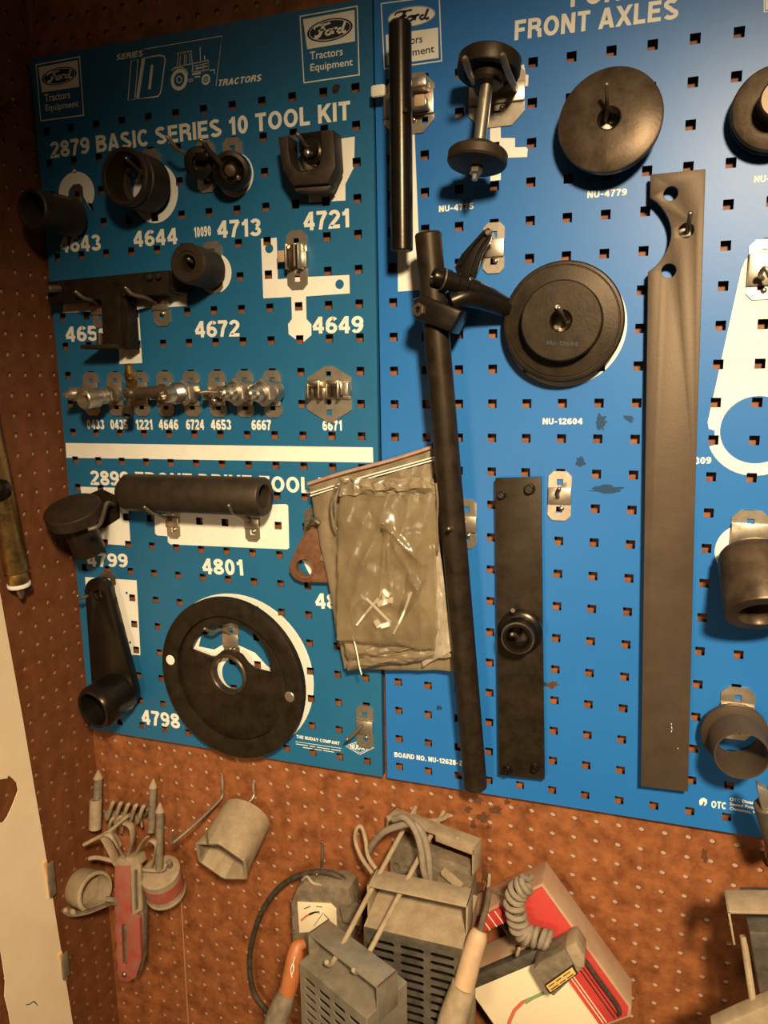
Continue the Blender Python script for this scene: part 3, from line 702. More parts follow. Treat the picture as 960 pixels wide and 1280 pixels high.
# plug, long bushing, lever, flange hooks
x, y = mm(127, 640, 2); t = thing('tool_hook', 'dark six-sided hook gripping the black plug above the 4799 print', 'hook', V(x, y+28, .5), 'zinc tool hooks')
b = B(); b.plate([[(p[0], p[1]) for p in [mm(a/3.3667, q_/3.3667+560, 2) for a, q_ in [(360,200),(425,172),(495,205),(503,295),(440,335),(380,345)]]]], 2, 1.6); obj('plate', b, M['black'], t)
for pts in ([(143,631,3),(134,629,30),(130,640,58),(124,656,80),(110,662,92)], [(112,640,3),(97,640,30),(75,652,70)]):
    q = B(); q.tube([P(*p) for p in pts], 2.6, 10, 5); obj('prong', q, M['black' if pts[0][0] < 120 else 'zincd'], t)
hook(216, 652, 20, 46, [[(214,650,4),(203,646,16),(190,641,44),(181,634,58)]], 'left one of two zinc hooks under the long black bushing', band=10)
hook(315, 654, 21, 48, [[(313,652,4),(304,647,16),(293,642,44),(286,632,58)]], 'right one of two zinc hooks under the long black bushing', band=10)
hook(136, 738, 24, 54, [[(124,742,5),(112,744,24),(101,748,36),(97,745,40)]], 'dark hook at the top of the black lever arm', m='zincd', screw=False)
hook(289, 800, 24, 52, [[(288,792,5),(276,787,14),(266,790,26),(256,786,34)]], 'zinc hook in the window of the big black flange')
hook(456, 909, 23, 58, [[(453,906,5),(444,916,18),(434,924,32)]], 'empty zinc hook at the bottom right of the teal board')
hook(392, 660, 24, 50, [], 'zinc hook on which the rusty triangular bracket hangs', screw=False, m='zincd')
# right-hand board
t = hook(511, 130, 56, 60, [], 'wide zinc clip plate holding the upright black tube', holes=(18,), band=22)
x, y = mm(511, 130, 2)
for k, yy in ((-1, y-11), (1, y+8)):
    q = B(); q.bx(x+6, x+25, yy-7, yy+3, 5, 24, 2); obj('spring_clip', q, M['zinc'], t)
q = B(); x1, y1 = mm(470, 113, 20); q.bx(x1-6, x1+10, y1-6, y1+6, 16, 20, 2.5); obj('grip_pad', q, M['cream'], t)
q = B(); x1, y1 = mm(524, 125, 26); q.bx(x1-6, x1+6, y1-6, y1+6, 22, 26, 2); obj('grip_pad', q, M['tan'], t)
hook(621, 118, 58, 62, [[(598,116,5),(594,106,40),(587,92,70),(582,76,88),(581,74,89)], [(644,112,5),(641,104,40),(634,88,70),(629,72,88),(628,70,89)]], 'wide zinc hook with two thick prongs carrying the twin disc driver', pr=3.2)
hook(757, 152, 22, 48, [[(757,152,4),(758,140,26),(759,122,46),(758.5,106,56)]], 'zinc hook through the hole of the plain disc above NU-4779')
hook(617, 310, 23, 52, [[(610,304,5),(607,301,16),(605,300,22)]], 'zinc hook behind the tip of the black puller arm')
hook(703, 405, 22, 48, [[(703,408,5),(704,400,30),(701,390,50),(699,385,56)]], 'zinc hook through the hole of the stepped disc')
hook(860, 284, 22, 52, [[(859,290,5),(860,283,18),(862,274,34),(863,267,42)]], 'zinc hook through the upper part of the long flat bar')
hook(699.5, 620, 25, 55, [[(697,622,5),(696,617,16),(699,611,26)]], 'empty zinc hook right of the bolted flat plate')
hook(583, 655, 24, 58, [[(577,654,5),(570,660,40),(561,661,68)]], 'zinc hook behind the lower part of the long slide rod')
hook(645, 800, 24, 56, [[(648,800,5),(644,794,40),(640,793,52)]], 'zinc hook through the boss of the bolted flat plate')
hook(953, 337, 26, 56, [[(953,348,5),(950,344,18),(956,335,26),(962,345,26)]], 'zinc hook on the big white lever outline at the right edge', band=28)
hook(937, 668, 36, 50, [[(938,690,5),(942,705,40)]], 'zinc hook above the tapered dark cup at the right edge', band=20, screw=False)
hook(921, 892, 34, 60, [[(921,906,5),(924,915,30)]], 'zinc hook above the dark flanged ring at lower right', band=20)
hook(483, 690, 24, 56, [[(483,688,4),(482,672,40),(480,657,58),(479,655,60)]], 'zinc hook whose prong pierces the clear drawstring bag', screw=False)

# ================================================================ tools on the teal board
def part(name, b, m, t, label=None): return obj(name, b, M[m], t, label)
# 4643 sleeve
t = tool('sleeve', 'slim black hollow sleeve sticking out at the upper left corner above 4643', 'sleeve', 92, 273, 8)
b = B(); b.pipe(P(92,272,8), P(39,261,74), 23.5, 18.5, 48, 1.4); part('barrel', b, 'rubber', t)
b = B(); b.lathe(P(92,272,8), P(39,261,74)-P(92,272,8), [(18.6,6),(9,6),(9,2),(18.6,2)], 40, True); part('inner_flange', b, 'black', t)
# 4644 ring
t = tool('sleeve', 'wide black hollow ring sleeve on a hook above 4644', 'sleeve', 186, 232, 8)
b = B(); a0, a1 = P(186,232,8), P(154.6,220.5,54); b.lathe(a0, a1-a0, [(27,0),(31,0),(32.3,1.5),(32.3,33),(30.6,34),(30.6,36),(32.3,37),(32.3,45),(31,46.5),(27.5,46.5),(26.5,45)], 56, True); part('barrel', b, 'rubber', t)
b = B(); b.lathe(a0, a1-a0, [(26.4,14),(22,14),(22,6),(26.4,6)], 48, True); part('inner_shoulder', b, 'barsteel', t)
# bushing 10090
t = tool('bushing', 'small black round bushing hanging from two bent prongs over 10090', 'bushing', 252, 206, 8)
b = B(); a0, a1 = P(253,205,9), P(248.5,203,36); b.lathe(a0, a1-a0, [(0,0),(15.5,0),(17.5,2),(17.5,24),(15.5,27),(8,27.5),(7,24),(0,24)], 40); part('body', b, 'blackg', t)
b = B(); b.box(P(252,196,39), U*.007, OUT*.003, DN*.0045, 1.2); part('lug', b, 'blackg', t)
# ring 4713
t = tool('bushing', 'glossy dark ring bushing on the white dot above 4713', 'bushing', 292, 215, 8)
a0, a1 = P(292,215,8), P(287.5,213.5,33); ax = a1-a0
b = B(); b.lathe(a0, ax, [(11,0),(20,0),(21.5,2),(21.5,20),(20,25),(16,25.5),(13.5,23),(11,12)], 44, True); part('body', b, 'blackg', t)
b = B(); b.lathe(a0, ax, [(0,16),(7,16),(8,18),(8,24),(6,28),(0,29)], 24); part('centre_knob', b, 'bronze', t)
b = B(); b.tube([P(277,207,38), P(271,199,42), P(262,190,44), P(255,180,46)], 3.4, 10, 4); part('stem', b, 'black', t)
# yoke 4721
t = tool('yoke', 'black U-shaped yoke block hanging right above 4721', 'yoke', 385, 200, 10)
b = B(); slot = [(360,169),(360.5,190),(363,203),(370,212.5),(380,216),(391,213.5),(399,205),(402,192),(401,163)]
b.px([[(347,171)]+slot+[(416,162),(419,208),(410,229),(366,232),(353,212)]], 36, 26, 1.2); part('body', b, 'rubber', t)
b = B(); b.px([[(366,231),(410,228),(413,233),(409,238),(369,239)]], 30, 18, 1); part('lower_lip', b, 'barsteel', t)
b = B(); x, y = mm(385,188,24); b.lathe(V(x+3,y,10), OUT, [(0,0),(13,0),(14,1),(14,10),(9,12),(8,16),(0,17)], 32); b.bx(x-15, x+20, y-22, y-8, 9, 14, 1); part('clamp_plate', b, 'blackg', t)
b = B(); b.sph(V(x+1,y+4,28), 4.5, 14, .8, OUT); part('nut', b, 'chrome', t)
# T tool 4656
t = tool('tee_tool', 'black T-shaped steel tool with a foot plate over 4656', 'tool', 140, 432, 10)
b = B(); b.px([[(59,352),(210,337.5),(211,367),(150,371.5),(128,373),(60,379)]], 30, 22, .8); part('cross_bar', b, 'black', t)
b = B(); x0, y0 = mm(209, 337.5, 30); b.bx(x0, x0+17, y0, y0+26, 6, 24, 1); part('bar_end', b, 'black', t)
b = B(); b.px([[(126,370),(149.5,369),(151.5,433),(129,434)]], 33, 20, .8); x0, y0 = mm(149.5,369,30); b.bx(x0, x0+8, y0-2, y0+66, 8, 28, .8); part('stem', b, 'black', t)
b = B(); x0, y0 = mm(129,431,33); b.bx(x0-25, x0+26, y0, y0+5, 12, 46, 1.2); part('foot_plate', b, 'rubber', t)
b = B(); b.cyl(P(125,432,40), P(124.5,416,40), 4, 4, 16, .8); part('foot_pin', b, 'bronze', t)
b = B(); b.cyl(P(75,361,28), P(60,361,44), 5.2, 4.6, 18, 1); part('end_bolt', b, 'zincd', t)
b = B(); b.cyl(P(190,346,28), P(186,347,36), 3.5, 3.2, 14, .6); b.cyl(P(201,346,28), P(197,345,36), 3.5, 3.2, 14, .6); part('bolt_pair', b, 'rubber', t)
# bushing 4672
t = tool('sleeve', 'short thick-walled dark bushing beside the white dot above 4672', 'sleeve', 262, 338, 8)
a0, a1 = P(261,337.5,8), P(234.5,329,56); b = B(); b.lathe(a0, a1-a0, [(9,0),(22,0),(22.7,1),(22.7,47),(20.5,49.5),(14,49.5),(13,48),(10,48),(9,46)], 48, True); part('barrel', b, 'rubber', t)
# fittings row ---------------------------------------------------------------
def fitting(label, back, front, prof, m, hexes=(), grp='small pipe fittings in the row', tip='black'):
    t = thing('pipe_fitting', label, 'fitting', P(*back), grp)
    a0, a1 = P(*back), P(*front); L = (a1-a0).length/MM; ax = a1-a0
    b = B(); b.lathe(a0, ax, [(r, h*L) for r, h in prof], 28); part('body', b, m, t)
    for r, h0, h1, mm_ in hexes:
        q = B(); q.flat = True; q.lathe(a0, ax, [(r*.55,h0*L),(r*.92,h0*L),(r,h0*L+1),(r,h1*L-1),(r*.92,h1*L),(r*.55,h1*L)], 6); part('hex_nut', q, mm_, t)
    return t
fitting('small bullet-nosed fitting at the far left of the fittings row over 0433', (114,490,8), (80,494,56), [(0,0),(7,0),(7,.45),(9,.48),(9,.68),(6,.7),(6.8,.8),(4.5,.86),(3,.98),(0,1)], 'zinc')
fitting('open-ended tubular connector second in the fittings row over 0433', (147,493,6), (103,499,60), [(0,0),(9,0),(9,.2),(7,.22),(7,.32),(10,.36),(10,.5),(8.5,.52),(8.5,.56),(12.5,.6),(13,.97),(12,1),(10.5,1),(10,.72),(0,.72)], 'zinc', [(11.5,.18,.34,'zincd')])
t = thing('tee_fitting', 'brass and dark tee fitting third in the fittings row over 1221', 'fitting', P(168,495,10), 'small pipe fittings in the row')
b = B(); b.cyl(P(166,492,26), P(200,489,22), 7, 7, 20, .8); b.sph(P(164,492,27), 9.5, 18); b.cyl(P(200,489,22), P(206,488.6,21), 9, 9, 20, 1); part('tee_body', b, 'bronze', t)
b = B(); b.cyl(P(164,487,28), P(163,474,30), 5.5, 5.5, 6); part('hex_nut', b, 'brass', t)
b = B(); b.cyl(P(163,474,30), P(161,455,33), 6.6, 5.0, 20, 1); b.cyl(P(163,470,30.5), P(162.6,466,31), 8, 8, 6); part('brass_nipple', b, 'brass', t)
b = B(); b.cyl(P(163,497,28), P(160,513,38), 4.5, 4.5, 16); b.pipe(P(160,511,37), P(158.5,520,44), 6.5, 4, 20, .6); part('side_nipple', b, 'bronze', t)
b = B(); b.cyl(P(158,488,34), P(156,489,38), 4.5, 3.8, 6); part('bright_plug', b, 'chrome', t)
fitting('bright threaded fitting with a hex nut over 4646 and 6724', (243,489,6), (204,494,54), [(0,0),(12.5,0),(13.5,.04),(13.5,.26),(10.5,.28),(10.5,.40),(13,.44),(13,.48),(11.5,.5),(12.8,.53),(11.5,.56),(12.8,.59),(11.5,.62),(12.8,.65),(10,.72),(9.8,.9),(8.6,.98),(5,1),(4.5,.92),(0,.92)], 'chrome', [(15.5,.28,.42,'zinc')])
t = fitting('thin rod-tailed fitting over 4653', (283,490,6), (262,492,30), [(0,0),(8,0),(8,.4),(5.5,.5),(5,.9),(3,1),(0,1)], 'zincd')
b = B(); b.tube([P(271,491,26), P(258,490,34), P(250,491.5,38)], 2.0, 8, 4); part('rod', b, 'zincd', t)
b = B(); b.sph(P(268,501,20), 3.6, 12); part('end_ball', b, 'chrome', t)
for lab, bk, fr in (('bright hex fitting left of the pair over 6667', (311,488,6), (276,492,52)), ('bright hex fitting right of the pair over 6667', (346,488,6), (309,493,52))):
    fitting(lab, bk, fr, [(0,0),(13,0),(13.5,.05),(13.5,.22),(11,.25),(11,.4),(12.5,.44),(12.5,.58),(10,.62),(9.5,.78),(6.5,.82),(6,.96),(4,1),(3,1),(3,.9),(0,.9)], 'chrome', [(16.5,.34,.56,'zinc')])
# plug 4799
t = tool('plug', 'black mushroom-shaped plug with a broad flat head at left above 4799', 'plug', 118, 700, 40)
a0, a1 = P(89.5,635,66), P(117,701,30); ax = a1-a0
b = B(); b.lathe(a0, ax, [(0,0),(34.5,0),(36,1.2),(36,15),(34.5,16.5),(0,16.5)], 56); part('head', b, 'rubber', t)
b = B(); b.lathe(a0, ax, [(0,16),(21,16),(21,68),(19.5,69.5),(0,69.5)], 44); part('stem', b, 'black', t)
# long bushing 4801
t = tool('sleeve', 'long black tube lying across two hooks above 4801', 'sleeve', 245, 640, 22)
a0, a1 = P(153,615,34), P(331,621,34)
b = B(); L = (a1-a0).length/MM; b.lathe(a0, a1-a0, [(13,0),(16,0),(21,6),(23.6,8.5),(24,10),(24,L-2),(22.8,L),(16,L),(14,L-2)], 56, True); part('barrel', b, 'rubber', t)
b = B(); b.lathe(a0, a1-a0, [(13.9,L-14),(13.9,L-16),(0,L-16)], 32); part('bore_end', b, 'void', t)
# rusty bracket
t = tool('bracket', 'rusty triangular bracket with a round hole partly behind the bags', 'bracket', 395, 725, 4)
hc = mm(380.9, 709.5, 14)
b = B(); b.px([[(391,657),(396,655),(402,658),(425,690),(432,727),(428,729),(378,728),(368,724),(361.5,715),(362,704),(376,673)]], 14, 6, 1.2, [(hc[0],hc[1],11,30)]); part('web', b, 'rust', t)
b = B(); b.lathe(V(hc[0],hc[1],8), OUT, [(11,-1),(14,-1),(14,8),(11,8)], 36, True); part('eye_rim', b, 'rust', t)
b = B(); b.tube([P(389,662,8), P(386,655,22), P(392,650,30), P(400,654,30)], 2.4, 8, 4); part('hook_pin', b, 'zincd', t)
b = B(); b.px([[(401,693),(414,697),(412,704),(399,701)]], 17, 4, .8); part('weld_pad', b, 'dust2', t)
# lever arm 4798
t = tool('lever_arm', 'black tapered lever arm ending in a round open boss at lower left', 'lever', 138, 880, 12)
ca, cb = mm(121, 741, 28), mm(141, 862, 28)
def tangent_pill(c0, r0, c1, r1, n=18):
    d = math.hypot(c1[0]-c0[0], c1[1]-c0[1]); th = math.atan2(c1[1]-c0[1], c1[0]-c0[0]); ph = math.acos((r0-r1)/d)
    a = [(c0[0]+r0*math.cos(th+ph+(2*math.pi-2*ph)*k/n), c0[1]+r0*math.sin(th+ph+(2*math.pi-2*ph)*k/n)) for k in range(n+1)]
    b_ = [(c1[0]+r1*math.cos(th-ph+2*ph*k/n), c1[1]+r1*math.sin(th-ph+2*ph*k/n)) for k in range(n+1)]
    return a + b_
b = B(); b.plate([tangent_pill(ca, 20, cb, 36), circle(ca[0]+1, ca[1]+4, 7.5, 24)], 28, 13, 1.0); part('arm', b, 'blackg', t)
a0, a1 = P(148,866,24), P(115,888,70); b = B(); b.lathe(a0, a1-a0, [(0,0),(30,0),(30,22),(31,26),(31,40),(27.5,46),(25.5,46.5),(23.5,46),(22.5,40),(22.5,8),(0,8)], 56); part('boss', b, 'blackg', t)
# big flange
t = tool('drive_flange', 'big black round flange with a kidney window and centre hole above its white outline', 'flange', 290, 900, 6)
import itertools
Lp = P(204, 846, 13); best = None
for dd in range(10, 140):
    q_ = P(376, 846, dd); e_ = abs((q_-Lp).length/MM - 221)
    if best is None or e_ < best[0]: best = (e_, q_)
uu = (best[1]-Lp).normalized(); mid = (Lp+best[1])/2
PLN = Plane(mid, uu, Vector((0,0,1)) - uu*uu.z); vv = PLN.v; nn = PLN.n
top_, bot_ = PLN(290, 747), PLN(290, 946.6); cyo = (top_[1]+bot_[1])/2; R0 = (top_[1]-bot_[1])/2
R0 = (R0+110.5)/2
pxm = lambda L: [PLN(a/3.0467+180, b_/3.0467+560) for a, b_ in L]
kid = pxm([(165,775),(185,735),(210,708),(240,690),(275,683),(320,672),(370,686),(410,712),(445,755),(468,805),(477,868),(440,858),(405,848),(380,828),(355,795),(320,778),(285,780),(258,803),(235,802)])
hc = PLN(313/3.0467+180, 868/3.0467+560)
h1, h2 = PLN(213, 825), PLN(362, 871)
b = B(); b.fill([circle(0, cyo, R0, 96), circle(0, cyo, R0*.775, 72)], mid, uu, vv, 10, .8); part('rim', b, 'black', t)
b = B(); b.fill([circle(0, cyo, R0*.772, 72), circle(hc[0],hc[1],25,40), kid], mid-nn*.005, uu, vv, 8, 1.2); part('web', b, 'black', t)
b = B(); b.lathe(mid + uu*hc[0]*MM + vv*hc[1]*MM - nn*.012, nn, [(23.5,-1),(28.5,-1),(28.5,8),(27,9.5),(24.5,9.5),(23.5,8.5)], 44, True); part('hub_ring', b, 'bronze', t)
for hx_, hy_ in (h1, h2):
    b = B(); b.lathe(mid + uu*hx_*MM + vv*hy_*MM - nn*.001, nn, [(0,2.2),(6,2.2),(7,1.5),(7,0),(0,0)], 20); part('rivet', b, 'cream' if (hx_, hy_) == h1 else 'zinc', t, 'pale rivet')
# ================================================================ tools on the bright blue board
# upright tube
t = tool('rod', 'upright black round tube clipped at the top left of the bright blue board', 'rod', 502, 315, 45)
b = B(); a0, a1 = P(502.5,314,45), P(500,27,45); L = (a1-a0).length/MM
b.lathe(a0, a1-a0, [(0,0),(10.5,0),(11.7,1.2),(11.7,L-3),(9.5,L),(0,L)], 40); part('shaft', b, 'blackg', t)
b = B(); x, y = mm(507,138,56); b.cyl(V(x,y,55), V(x,y,58), 2.2, 2.2, 14); part('cross_pin', b, 'void', t)
# twin disc driver
t = tool('disc_driver', 'black double-disc driver joined by a bright rod above NU-4775', 'driver', 596, 200, 50)
a0, a1 = P(612,78,44), P(596,205,60); ax = a1-a0; L = ax.length/MM
b = B(); b.lathe(a0, ax, [(0,-4),(29,-4),(31,-2),(31,10),(30,12),(24,12.5),(22,10),(16,10),(16,19),(14,22),(8,23),(0,23)], 56); part('upper_disc', b, 'black', t)
b = B(); b.lathe(a0, ax, [(6.2,20),(6.2,L-16)], 24); part('bright_rod', b, 'chrome', t, 'bright steel rod')
b = B(); b.lathe(a0, ax, [(6.5,L-19),(17,L-17.5),(19,L-15),(19,L-11),(28,L-11),(29.5,L-9),(29.5,L-1),(28,L+1),(18,L+3),(0,L+3)], 56); part('lower_disc', b, 'rubber', t)
b = B(); b.lathe(a0, ax, [(6,L+2),(6.5,L+3),(6.5,L+9),(5.5,L+10),(3.2,L+10),(3.2,L+15),(2.6,L+16),(0,L+16)], 6); part('end_nut', b, 'chrome', t, 'bright end nut')
# plain disc 4779
t = tool('disc', 'plain thick worn steel disc with a small centre hole above NU-4779', 'disc', 762, 210, 8)
cx, cy = mm(761.5, 147.5, 34); tilt = Vector((-.06,-1,.10))
b = B(); b.lathe(V(cx,cy,34), tilt, [(11.5,0),(10.5,1),(10.5,-15),(46,-15),(48.3,-13),(49,-6),(48.6,-4),(47,-3.2),(26,-.6),(13,0)], 72, True); part('body', b, 'bronze', t)
# partial disc at right edge
t = tool('disc', 'stepped dark steel disc cut off by the upper right edge', 'disc', 966, 190, 8)
cx, cy = mm(970, 133, 26); b = B(); b.lathe(V(cx,cy,8), OUT, [(0,0),(36,0),(37.5,2),(37.5,6),(36,7.5),(35,8),(37,9.5),(37,14),(35.5,16),(30,17.5),(17,19),(17,40),(15.5,42),(0,42)], 72); part('body', b, 'bronze', t)
b = B(); b.lathe(V(cx,cy,50), OUT, [(0,0),(8,0),(8,3),(6,4),(0,4)], 6); part('hex_nut', b, 'black', t)
# flat bar
t = tool('bar', 'long brown steel flat bar with a half-round notch near its top', 'bar', 830, 988, 8)
c0 = mm(800, 292, 16)
ed = [mm(812.5,247,16)]; e2 = mm(810,340,16)
na = [(ed[0][0]+ (e2[0]-ed[0][0])*k/14 + 20.5*math.sin(math.pi*k/14)**.75, ed[0][1]+(e2[1]-ed[0][1])*k/14) for k in range(15)]
o_ = [mm(813,218,16)] + na + [mm(801,983,16), mm(860,990,16), mm(869,620,16), mm(882,211,16)]
hs = [mm(838.5,242,16), mm(858,288,16), mm(836,338.5,16)]
b = B(); b.plate([o_] + [circle(h[0],h[1],r_,28) for h, r_ in zip(hs,(6.6,7.0,6.8))], 16, 8, .6); part('blade', b, 'barsteel', t)
b = B()
for (xa,ya,xb,yb) in ((839,904,839.5,906),(839.2,908,840,911),(840,912.5,839,915),(847,935,847.6,936)):
    b.tube([P(xa,ya,16.05),P(xb,yb,16.05)], .35, 6, 1)
part('stamp_marks', b, 'cream', t)
# stepped disc 12604
t = tool('disc', 'large stepped dark disc with a raised centre above NU-12604', 'disc', 702, 475, 8)
cx, cy = mm(702.5, 402, 28)
b = B(); b.lathe(V(cx,cy,0), OUT, [(10.5,8),(60,8),(61.5,10),(61.5,20),(60,22),(57.5,22.5),(57,21.8),(56,21.8),(55.5,23.5),(41,25.5),(40.5,27),(40.5,39),(39,41),(11.5,41.5),(10.5,40)], 80, True); part('body', b, 'black', t)
b = B(); b.cyl(P(697,384,40), P(696.5,383.5,46), 2.2, 2.0, 12); part('pin', b, 'zinc', t)
tx = text(boardR, 'NU-12604', (683,431), (722,433), (683,425.5), m='ink', bold=.045, d=41.6); tx.parent = t
o2 = ORG[boardR.name]-ORG[t.name]
for v in tx.data.vertices: v.co += o2
tx.name = 'embossed_number'; tx['label'] = 'dark embossed number'
# slide rod with clamp and puller arms
t = tool('slide_rod', 'long leaning black slide rod with a clamp block near its top', 'rod', 594, 983, 30)
a0, a1 = P(594.5,984,30), P(535,291,54); L = (a1-a0).length/MM; ax = (a1-a0).normalized()
b = B(); b.lathe(a0, ax, [(0,0),(12.5,0),(13.8,1.5),(13.8,L-2),(12.5,L),(0,L)], 40); part('shaft', b, 'black', t)
kk = lambda px_, py_: P(px_, py_, 50)
b = B(); b.px([[(516,374),(528,368),(578,388),(564,416),(519,399)]], 72, 40, 3); part('clamp_block', b, 'blackg', t)
b = B(); b.lathe(P(525,388,70), Vector((-.35,-1,.1)), [(0,0),(7.5,0),(7.5,4),(6.5,5),(4,5),(3.6,2),(0,2)], 6); part('clamp_bolt', b, 'bronze', t)
b = B(); a2, a3 = P(541,345,70), P(596,362,44); L2=(a3-a2).length/MM; b.lathe(a2, a3-a2, [(3,2),(4,-1),(8,0),(9,2),(9,9),(11,10),(11,18),(9.6,19),(9.6,26),(11,27),(11,36),(9.5,38),(9.5,L2),(0,L2)], 28); pv = part('pivot_pin', b, 'blackg', t)
b = B(); b.lathe(a2, a3-a2, [(9.2,9.6),(11.3,10),(11.3,11.6),(9.2,12)], 28, True); part('snap_ring', b, 'chrome', pv, 'bright snap ring')
b = B(); b.px([[(568,334),(576,318),(603,288),(610,284),(615,288),(613,298),(602,318),(594,346),(586,352),(572,346)]], 44, 9, 2); part('upper_arm', b, 'blackg', t)
b = B(); b.tube([P(575,332,46), P(590,308,46), P(607,289,46)], 1.6, 8, 4); b.tube([P(589,344,46), P(598,316,46), P(611,294,46)], 1.6, 8, 4); part('arm_rib', b, 'blackg', t)
b = B(); b.lathe(P(610,291,46), OUT, [(0,-20),(3.2,-20),(3.2,2),(2,3),(0,3)], 14); part('arm_pin', b, 'zincd', t)
b = B(); b.tube([P(563,378,56), P(585,371,48), P(612,378,32), P(636,388,16)], 9, 12, 6, rs=[11,11,10,8]); b.tube([P(590,360,46), P(612,370,32), P(634,382,14)], 8, 12, 6, rs=[9,9,8]); part('lower_arm', b, 'blackg', t)
# bolted flat plate
t = tool('plate', 'upright black flat plate with four corner bolts and a round boss', 'plate', 650, 972, 6)
b = B(); b.px([[(619,598),(676,597),(680.6,975),(623.6,969)]], 14, 6, .7); part('web', b, 'black', t)
for px_, py_, r_ in ((627.5,618,5.2),(662,611,6.5),(634,962,6.5),(668.5,959,5.8)):
    b = B(); o3 = P(px_,py_,14); b.lathe(o3, OUT, [(0,0),(r_,0),(r_,1.2),(r_*.72,1.4),(r_*.72,6.5),(r_*.62,7.5),(r_*.36,7.5),(r_*.3,5),(0,5)], 24); part('bolt', b, 'blackg', t)
cx, cy = mm(651.5, 787, 14)
b = B(); b.lathe(V(cx,cy,14), OUT, [(0,0),(24,0),(25,1.5),(25,9),(23,11),(19,12),(19,28),(17.5,30),(13.5,30),(12.5,28),(12.5,6),(0,6)], 48); bo = part('boss', b, 'blackg', t)
b = B(); b.lathe(V(cx,cy,30), OUT, [(17.6,11.8),(18.6,12.6),(18.2,14.2),(16.6,14.4)], 48, True); part('boss_rim', b, 'bronze', bo)
b = B(); b.cyl(P(641,765,22), P(641,763,34), 3, 3, 14, .6); part('set_screw', b, 'rubber', t)
# tapered cup
t = tool('cup', 'tapered dark brown cup hanging mouth-down at the right edge', 'cup', 945, 760, 20)
a0, a1 = P(938,690,20), P(952,768,70); ax = a1-a0; L = ax.length/MM
b = B(); b.lathe(a0, ax, [(0,0),(27,0),(29.5,3),(29.5,7),(31.5,9),(33,L-2),(32,L),(21,L+.5),(19.5,L-2),(19.5,L-8),(18,L-10),(16,14),(0,14)], 64); part('body', b, 'bronze', t)
# flanged ring
t = tool('sleeve', 'dark flanged open ring sleeve at lower right of the bright blue board', 'sleeve', 918, 914, 6)
a0, a1 = P(917,914,10), P(927.5,945,60); ax = a1-a0; L = ax.length/MM
b = B(); b.lathe(a0, ax, [(23.5,0),(32.5,0),(33.8,2),(33.8,8),(32.5,10),(28,14),(27.4,16),(26.8,L-1.5),(26,L),(24.8,L),(24,L-2)], 72, True); part('body', b, 'barsteel', t)
# drawstring bag, zip bag and what is in them -------------------------------
def sheet_bag(b, quad, nx, ny, bulge, amp, seed, front_only=False, pinch=1.0, rim=.9):
    """pillow of film between 4 corner points (tl, tr, br, bl): crumpled grid, closed at the rim"""
    tl, tr, br, bl = [Vector(q) for q in quad]
    def grid(sgn):
        g = []
        for j in range(ny+1):
            row = []
            for i in range(nx+1):
                u, v = i/nx, j/ny
                p = tl*(1-u)*(1-v) + tr*u*(1-v) + br*u*v + bl*(1-u)*v
                e = (math.sin(math.pi*min(max(u,0),1))**.5)*(math.sin(math.pi*(v**pinch))**.5) if 0 < u < 1 and 0 < v < 1 else 0
                q = Vector((u*4.2+seed, v*6.0, sgn*3.1+seed))
                w = noise.noise(q*.7)*.9 + noise.noise(q*1.9)*.35 + (.5-abs(noise.noise(Vector((u*5+v*2+seed, v*2.2+u*3, seed)))))*.9 + noise.noise(q*4.5)*.08
                off = sgn*bulge*e*(1+.25*w) + amp*w*(e if sgn < 0 else (.35+.65*e))
                p = p + OUT*off*MM
                ro = amp*rim*MM; p = p + (U*noise.noise(Vector((v*4+seed, u*2, 2))) + U*.4*noise.noise(Vector((v*13+seed, u*3, 4))) + DN*noise.noise(Vector((u*5+seed, v*3, 9))))*ro
                row.append(p)
            g.append(row)
        return g
    F = grid(1); vf = [[b.bm.verts.new(p) for p in r] for r in F]
    for j in range(ny):
        for i in range(nx): b._f([vf[j][i], vf[j+1][i], vf[j+1][i+1], vf[j][i+1]])
    if not front_only:
        G_ = grid(-1); vb = [[b.bm.verts.new(p) if 0 < i < nx and 0 < j < ny else vf[j][i] for i, p in enumerate(r)] for j, r in enumerate(G_)]
        for j in range(ny):
            for i in range(nx): b._f([vb[j][i], vb[j][i+1], vb[j+1][i+1], vb[j+1][i]])
    return vf
t = tool('zip_bag', 'crumpled brownish zip-lock bag hanging behind the drawstring bag', 'bag', 480, 838, 14)
b = B(); sheet_bag(b, (P(386,606,20), P(546,560,20), P(568,838,18), P(431,836,18)), 60, 88, 9, 7, 3.3, rim=.25); part('pouch', b, 'bagback', t)
b = B()
for f_ in (.045, .06):
    b.tube([P(386+2, 606+f_*230, 27), P(440, 590+f_*230, 29), P(500, 573+f_*230, 29), P(543, 561+f_*230, 27)], .9, 6, 4)
part('zip_seal', b, 'cream', t)
b = B(); b.tube([P(385,605,24), P(430,591,26), P(490,575,26), P(540,559,24)], 2.2, 6, 4); part('red_strip', b, 'lipred', t, 'reddish strip along the bag mouth')
t = tool('parts_bag', 'folded shiny plastic bag showing below and right of the drawstring bag', 'bag', 500, 840, 24)
b = B(); sheet_bag(b, (P(520,690,32), P(549,676,32), P(566,812,32), P(528,834,30)), 14, 26, 5, 6, 8.1, rim=.2); part('shiny_side', b, 'foil', t); b = B(); sheet_bag(b, (P(429,792,30), P(545,800,32), P(567,820,30), P(436,838,28)), 60, 24, 7, 7, 5.7, rim=.5); part('pouch', b, 'bagback', t)
b = B(); b.tube([P(441,795,42), P(446,815,43), P(449,832,42), P(452,843,40)], .9, 6, 5); part('white_edge', b, 'white', t, 'white folded edge')
t = tool('drawstring_bag', 'clear cloudy drawstring bag of small parts pinned over the gap between the boards', 'bag', 485, 800, 34)
